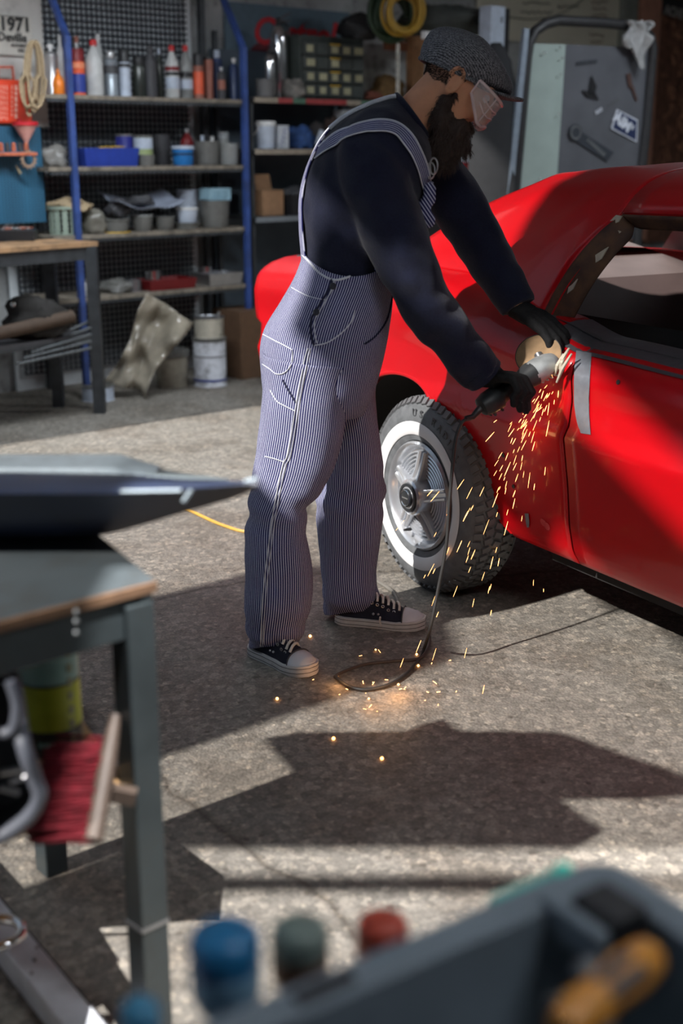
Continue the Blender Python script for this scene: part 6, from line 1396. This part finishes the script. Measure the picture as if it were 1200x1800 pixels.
def tweed():
    m = M('tweed_grey', (.10, .10, .11), .95, var=.3, scale=30, spec=.1); nt = m.node_tree; N = nt.nodes; L = nt.links; b = N['Principled BSDF']
    tc = N.new('ShaderNodeTexCoord'); wv = N.new('ShaderNodeTexWave'); wv.wave_type = 'BANDS'; wv.bands_direction = 'DIAGONAL'; wv.inputs['Scale'].default_value = 95; wv.inputs['Distortion'].default_value = 6; wv.inputs['Detail Scale'].default_value = 3
    L.new(tc.outputs['Object'], wv.inputs['Vector']); r = N.new('ShaderNodeValToRGB'); r.color_ramp.elements[0].color = (.035, .036, .042, 1); r.color_ramp.elements[1].color = (.21, .21, .225, 1); r.color_ramp.elements[0].position = .3; r.color_ramp.elements[1].position = .8
    L.new(wv.outputs['Fac'], r.inputs['Fac']); L.new(r.outputs['Color'], b.inputs['Base Color']); return m
m_tw = tweed(); cap = obj('flat_cap', MB().loft(rings, True, False, True), m_tw, man, 80, label='grey tweed flat cap')
def brim_fn(a, b):
    t = (a - .5) * 2; ang = t * 1.15; x0 = .096 * cos(ang * .95) + .004; y0 = .080 * sin(ang); ln = .082 * cos(t * pi / 2) ** .6
    return K(x0 + ln * b, y0 * (1 + .02 * b), -.004 + .026 * b - .030 * (y0 / .08) ** 2 * b - .004 * b * b)
bro = obj('brim', MB().grid(brim_fn, 24, 8), m_tw, cap, 80); s_ = bro.modifiers.new('t', 'SOLIDIFY'); s_.thickness = .007
obj('cap_band', MB().tube([K(-.003 + .103 * cos(a), .083 * sin(a), -.002) for a in [2 * pi * i / 40 for i in range(41)]], .006, 8), m_tw, cap, 60)
obj('cap_seam', MB().tube([K(-.112 + .01 * i, .002 * i, .02 + .005 * i - .0004 * i * i) for i in range(9)], .0015, 5), m_blk, cap, 60)
# --- safety glasses
gl = M('goggle_clear', (.85, .74, .72), .05, var=.0, alpha=.26, spec=1.0); gp = M('goggle_frame', (.85, .66, .64), .12, alpha=.6, spec=1.0)
def lens(a, b):
    t = (a - .5) * 2; ang = t * 1.5; x = .012 + .112 * max(0, cos(ang)) ** .5; y = .083 * sin(ang); zl = lerp_tab([(.012, .024), (.10, -.040), (.115, -.040), (.126, -.026)], x); z = zl + (.038 - zl) * b
    return H(x + .004 * (1 - b), y, z)
go = obj('safety_glasses', MB().grid(lens, 36, 8), gl, man, 80, label='clear wraparound safety glasses'); s_ = go.modifiers.new('t', 'SOLIDIFY'); s_.thickness = .0025
for b in (0, 1): obj('lens_rim', MB().tube([lens(a / 36, b) for a in range(37)], .0042, 8), gp, go, 60)
for b in (.35, .62): obj('lens_fold', MB().tube([lens(a / 36, b) for a in range(3, 34)], .0022, 6), gp, go, 60)
for s_ in (0, 36): obj('side_rim', MB().tube([lens(s_ / 36, b / 8) for b in range(9)], .0026, 8), gp, go, 60)
for t in (.22, .78): obj('lens_corner', MB().tube([lens(t, b / 8) for b in range(9)], .002, 6), gp, go, 60)
for s_ in (-1, 1): obj('temple_arm', MB().tube([H(.014, .083 * s_, .030), H(0, .081 * s_, .028), H(-.022, .078 * s_, .018)], [.004, .0035, .003], 8), gp, go, 60)
# --- gloves
m_glv = M('black_glove', (.012, .012, .013), .85, var=.3, scale=120, bump=.3, spec=.2)
def glove(wrist, f, n, curls, label, side=1, k=1.0, spread=0.0):
    f = f.normalized(); n = (n - f * n.dot(f)).normalized(); s = f.cross(n) * side; mb = MB()
    mb.tube([wrist - f * .035, wrist, wrist + f * .02], [.032, .031, .031], 14)
    bases = []
    for i in range(4):
        off = (i - 1.5) * .0205; kx = .088 - .004 * abs(i - 1.2); q = wrist + f * kx * k + s * off; bases.append(q)
        mb.tube([wrist + f * .005 + s * off * .6, wrist + f * .045 + s * off * .9 + n * .004, q], [.017, .0165, .0135], 10)
    for i, (q, L_) in enumerate(zip(bases, (.92, 1.0, .95, .78))):
        c1, c2, c3 = curls[i]; d = (f + s * (i - 1.5) * spread).normalized(); p = q; pts = [p]; rad = [.0125]
        for ln, c in ((.044, c1), (.028, c2), (.024, c3)):
            axis = d.cross(n).normalized() if abs(d.dot(n)) < .98 else s
            d = (Matrix.Rotation(-c, 3, axis) @ d); 
            p = p + d * ln * L_ * k; pts.append(p); rad.append(rad[-1] * .94)
            n_loc = n
            n = n
        mb.tube(pts, rad, 10); mb.ball(pts[-1], rad[-1], 10, 8)
        for q2, r2 in zip(pts, rad): mb.ball(q2, r2, 10, 8)
    tb_ = wrist + f * .025 - s * .030; t1 = tb_ + (f * .7 - s * .5 - n * .5).normalized() * .042; t2 = t1 + (f * .8 - n * .7 + s * .1).normalized() * .030; t3 = t2 + (f * .6 - n * .7 + s * .5).normalized() * .022
    mb.tube([tb_, t1, t2, t3], [.017, .0145, .0125, .010], 10); [mb.ball(q2, r2, 10, 8) for q2, r2 in ((t1, .0145), (t2, .0125), (t3, .010))]
    return obj('glove', remeshed(mb, .0042, 2), m_glv, man, 80, label=label)
# near hand closes round the grinder body; grinder axis from rear end to gear head
gR, gH = P(846, 716, 3.30), P(958, 642, 3.385); ga = (gH - gR).normalized()
wN = P(862, 664, 3.285); kN = P(915, 672, 3.30)
gn = (EYE - kN).normalized(); fN = ((kN - wN) - 0 * gn).normalized()
wN = P(864, 662, 3.325); fN = (P(925, 668, 3.325) - wN).normalized()
glove(wN, (fN * .82 + gn * .55).normalized(), UZ * .85 - gn * .15, [(.9, 1.2, .8), (.9, 1.2, .8), (.95, 1.2, .8), (1.0, 1.2, .8)], 'black work glove of the near hand gripping the grinder', 1)
wF = P(921, 549, 3.50); kF = P(985, 588, 3.44)
glove(wF, (kF - wF), UZ + CN * .3, [(.35, .5, .4), (.3, .45, .4), (.3, .5, .4), (.4, .6, .4)], 'black work glove of the far hand on the window ledge', 1, 1.0, .12)
# ================================================================ ANGLE GRINDER, CORD, SPARKS
gr_ = thing('angle_grinder', 'black angle grinder with grey gear head held in gloved hand', 'grinder', gR.lerp(gH, .5) - UZ * .03)
GM = frame(gR, ga, UZ)                                # x along the body
def gp_(x, y, z): return GM @ Vector((x, y, z))
Lg = (gH - gR).length; m_gb = M('grinder_black', (.022, .024, .026), .5)
rings = []
for x, ry, rz in ((-.005, .012, .014), (.0, .024, .026), (.02, .030, .032), (.055, .031, .033), (.062, .025, .027), (.075, .023, .025), (Lg * .62, .025, .027), (Lg * .72, .031, .032), (Lg * .80, .033, .034)):
    rings.append([gp_(x, ry * cos(a) * (abs(cos(a)) ** 2.6 + abs(sin(a)) ** 2.6) ** (-1 / 2.6), rz * sin(a) * (abs(cos(a)) ** 2.6 + abs(sin(a)) ** 2.6) ** (-1 / 2.6)) for a in [2 * pi * j / 24 for j in range(24)]])
obj('housing', MB().loft(rings), m_gb, gr_, 50)
for k in range(5): obj('vent_slot', MB().box(gp_(.012 + .008 * k, -.0305, .0), (.003, .003, .026), GM.to_3x3()), m_blk, gr_, 0)
for x, y in ((.02, -.0315), (.045, -.0315)): obj('housing_screw', MB().lathe([(.004, 0), (.004, .003)], 10, frame(gp_(x, y, .018), ga, UZ)), m_dg, gr_, 30)
m_gh = M('gear_head_alloy', (.42, .44, .45), .45, .6, var=.2, scale=30)
hd_ = MB(); rings = []
for x, ry, rz in ((Lg * .78, .033, .034), (Lg * .86, .034, .036), (Lg * .96, .033, .036), (Lg * 1.06, .028, .034), (Lg * 1.14, .020, .026), (Lg * 1.17, .01, .012)):
    rings.append([gp_(x, ry * cos(a), rz * sin(a)) for a in [2 * pi * j / 24 for j in range(24)]])
obj('gear_head', hd_.loft(rings), m_gh, gr_, 45)
for k in range(4): obj('gear_rib', MB().box(gp_(Lg * (.86 + .06 * k), -.033, .004 * k), (.004, .004, .03), GM.to_3x3()), m_gh, gr_, 0)
obj('spindle_lock', MB().lathe([(.007, 0), (.007, .006), (.003, .006)], 12, frame(gp_(Lg * 1.06, -.030, -.012), ga, UZ)), m_dg, gr_, 30)
dc = P(946, 624, 3.415); dn_ = Vector((-.30, -.72, .62)).normalized(); DM = frame(dc, dn_.orthogonal(), dn_.cross(dn_.orthogonal()))
dsk = obj('cutting_disc', MB().lathe([(.012, -.001), (.0625, -.001), (.0625, .0015), (.02, .0015), (.012, .004)], 48, DM), M('disc_tan', C(138, 112, 82), .8, var=.18, scale=40), gr_, 30)
obj('disc_ring', MB().lathe([(.0622, -.002), (.0640, -.002), (.0640, .003), (.0622, .003)], 48, DM, False, False), m_blk, dsk, 30)
obj('spindle', MB().tube([gp_(Lg * .98, 0, 0), dc - dn_ * -.004], .012, 12), m_steel, gr_, 60)
# cord
cpts = [gR - ga * .0, gR - ga * .03 - UZ * .012] + [P(u, v, y) for u, v, y in ((812, 742, 3.27), (800, 775, 3.26), (794, 830, 3.25), (789, 890, 3.24), (784, 960, 3.235), (770, 1035, 3.23), (757, 1100, 3.23))] + [G(u, v, .008) for u, v in ((745, 1140), (728, 1170), (690, 1200), (645, 1212), (612, 1206), (590, 1190))]
crd = MB().tube(crom([tuple(q) for q in cpts], 6), .0048, 8); obj('cord', crd, M('cord_black', (.03, .03, .03), .5), gr_, 60)
obj('strain_relief', MB().tube([gR - ga * .002, gR - ga * .03 - UZ * .010, P(818, 735, 3.275)], [.011, .008, .006], 12), m_blk, gr_, 60)
ex = [G(u, v, .008) for u, v in ((588, 1190), (600, 1182), (640, 1168), (690, 1162), (735, 1158), (752, 1140), (755, 1120))]
tag(obj('extension_cable', MB().tube(crom([tuple(q) for q in ex], 6), .0048, 8), M('cord_brown', (.06, .05, .045), .5)), 'black extension cable looping on the floor by sparks', 'cable')
tag(obj('power_cable', MB().tube(crom([tuple(G(u, v, .007)) for u, v in ((660, 1020), (690, 1040), (702, 1066), (708, 1090), (720, 1100))], 6), .006, 8), M('cord_grey', (.16, .15, .13), .6)), 'grey cable on the floor beside the far shoe', 'cable')
# sparks: glowing slivers thrown down from the cut
def emis(name, col, st):
    m = bpy.data.materials.new(name); m.use_nodes = True; b = m.node_tree.nodes['Principled BSDF']; b.inputs['Base Color'].default_value = (.05, .02, .01, 1); b.inputs['Emission Color'].default_value = (*col, 1); b.inputs['Emission Strength'].default_value = st; return m
random.seed(21); spk = MB(); P0 = P(972, 672, 3.37)
for k in range(135):
    end = G(random.gauss(770, 75), random.gauss(1110, 55), 0) if random.random() < .75 else cw(random.uniform(.3, .6), random.uniform(.3, .5), -.03)
    T = random.uniform(.25, .40); v0 = (end - P0) / T; v0.z += .5 * 9.8 * T
    v0.z = (end.z - P0.z + .5 * 6.0 * T * T) / T
    t = (.04 + .96 * random.random()) * T
    pos = P0 + v0 * t + Vector((0, 0, -.5 * 6.0 * t * t)) + Vector((random.gauss(0, .014), random.gauss(0, .014), random.gauss(0, .014))); vel = v0 + Vector((0, 0, -6.0 * t))
    if pos.z < .01: continue
    ln = random.uniform(.010, .042) * (.7 + .6 * random.random()); d = vel.normalized(); r = random.uniform(.0005, .0010)
    spk.tube([pos - d * ln / 2, pos, pos + d * ln / 2], [r * .3, r, r * .4], 5)
for k in range(26):
    q = G(random.gauss(690, 60), random.gauss(1205, 26), .004); d = Vector((random.uniform(-1, 1), random.uniform(-1, 1), random.uniform(0, .5))).normalized(); ln = random.uniform(.003, .012)
    spk.tube([q - d * ln / 2 + UZ * .003, q + d * ln / 2 + UZ * .003], random.uniform(.0006, .0012), 5)
for u, v in ((700, 1203), (594, 1187), (648, 1228), (660, 1142), (545, 1118), (671, 1333), (586, 1298), (487, 1228), (732, 1150), (735, 1170)): spk.ball(G(u, v, .004), random.uniform(.0025, .0045), 8, 6)
so_ = obj('sparks', spk, emis('spark_glow', (1.0, .42, .13), 6.0), None, 0); so_['kind'] = 'stuff'; so_['label'] = 'shower of glowing orange sparks falling from the grinder to floor'; so_['category'] = 'sparks'
for (u, v, z, e) in ((700, 1203, .035, .22), (594, 1190, .03, .09), (655, 1225, .03, .10), (905, 760, .62, .12)):
    q = G(u, v, z) if z < .1 else P(u, v, 3.42); ld = bpy.data.lights.new('spark_light', 'POINT'); ld.energy = e; ld.color = (1, .5, .2); ld.shadow_soft_size = .02; lo = bpy.data.objects.new('spark_light', ld); COL.objects.link(lo); lo.location = q
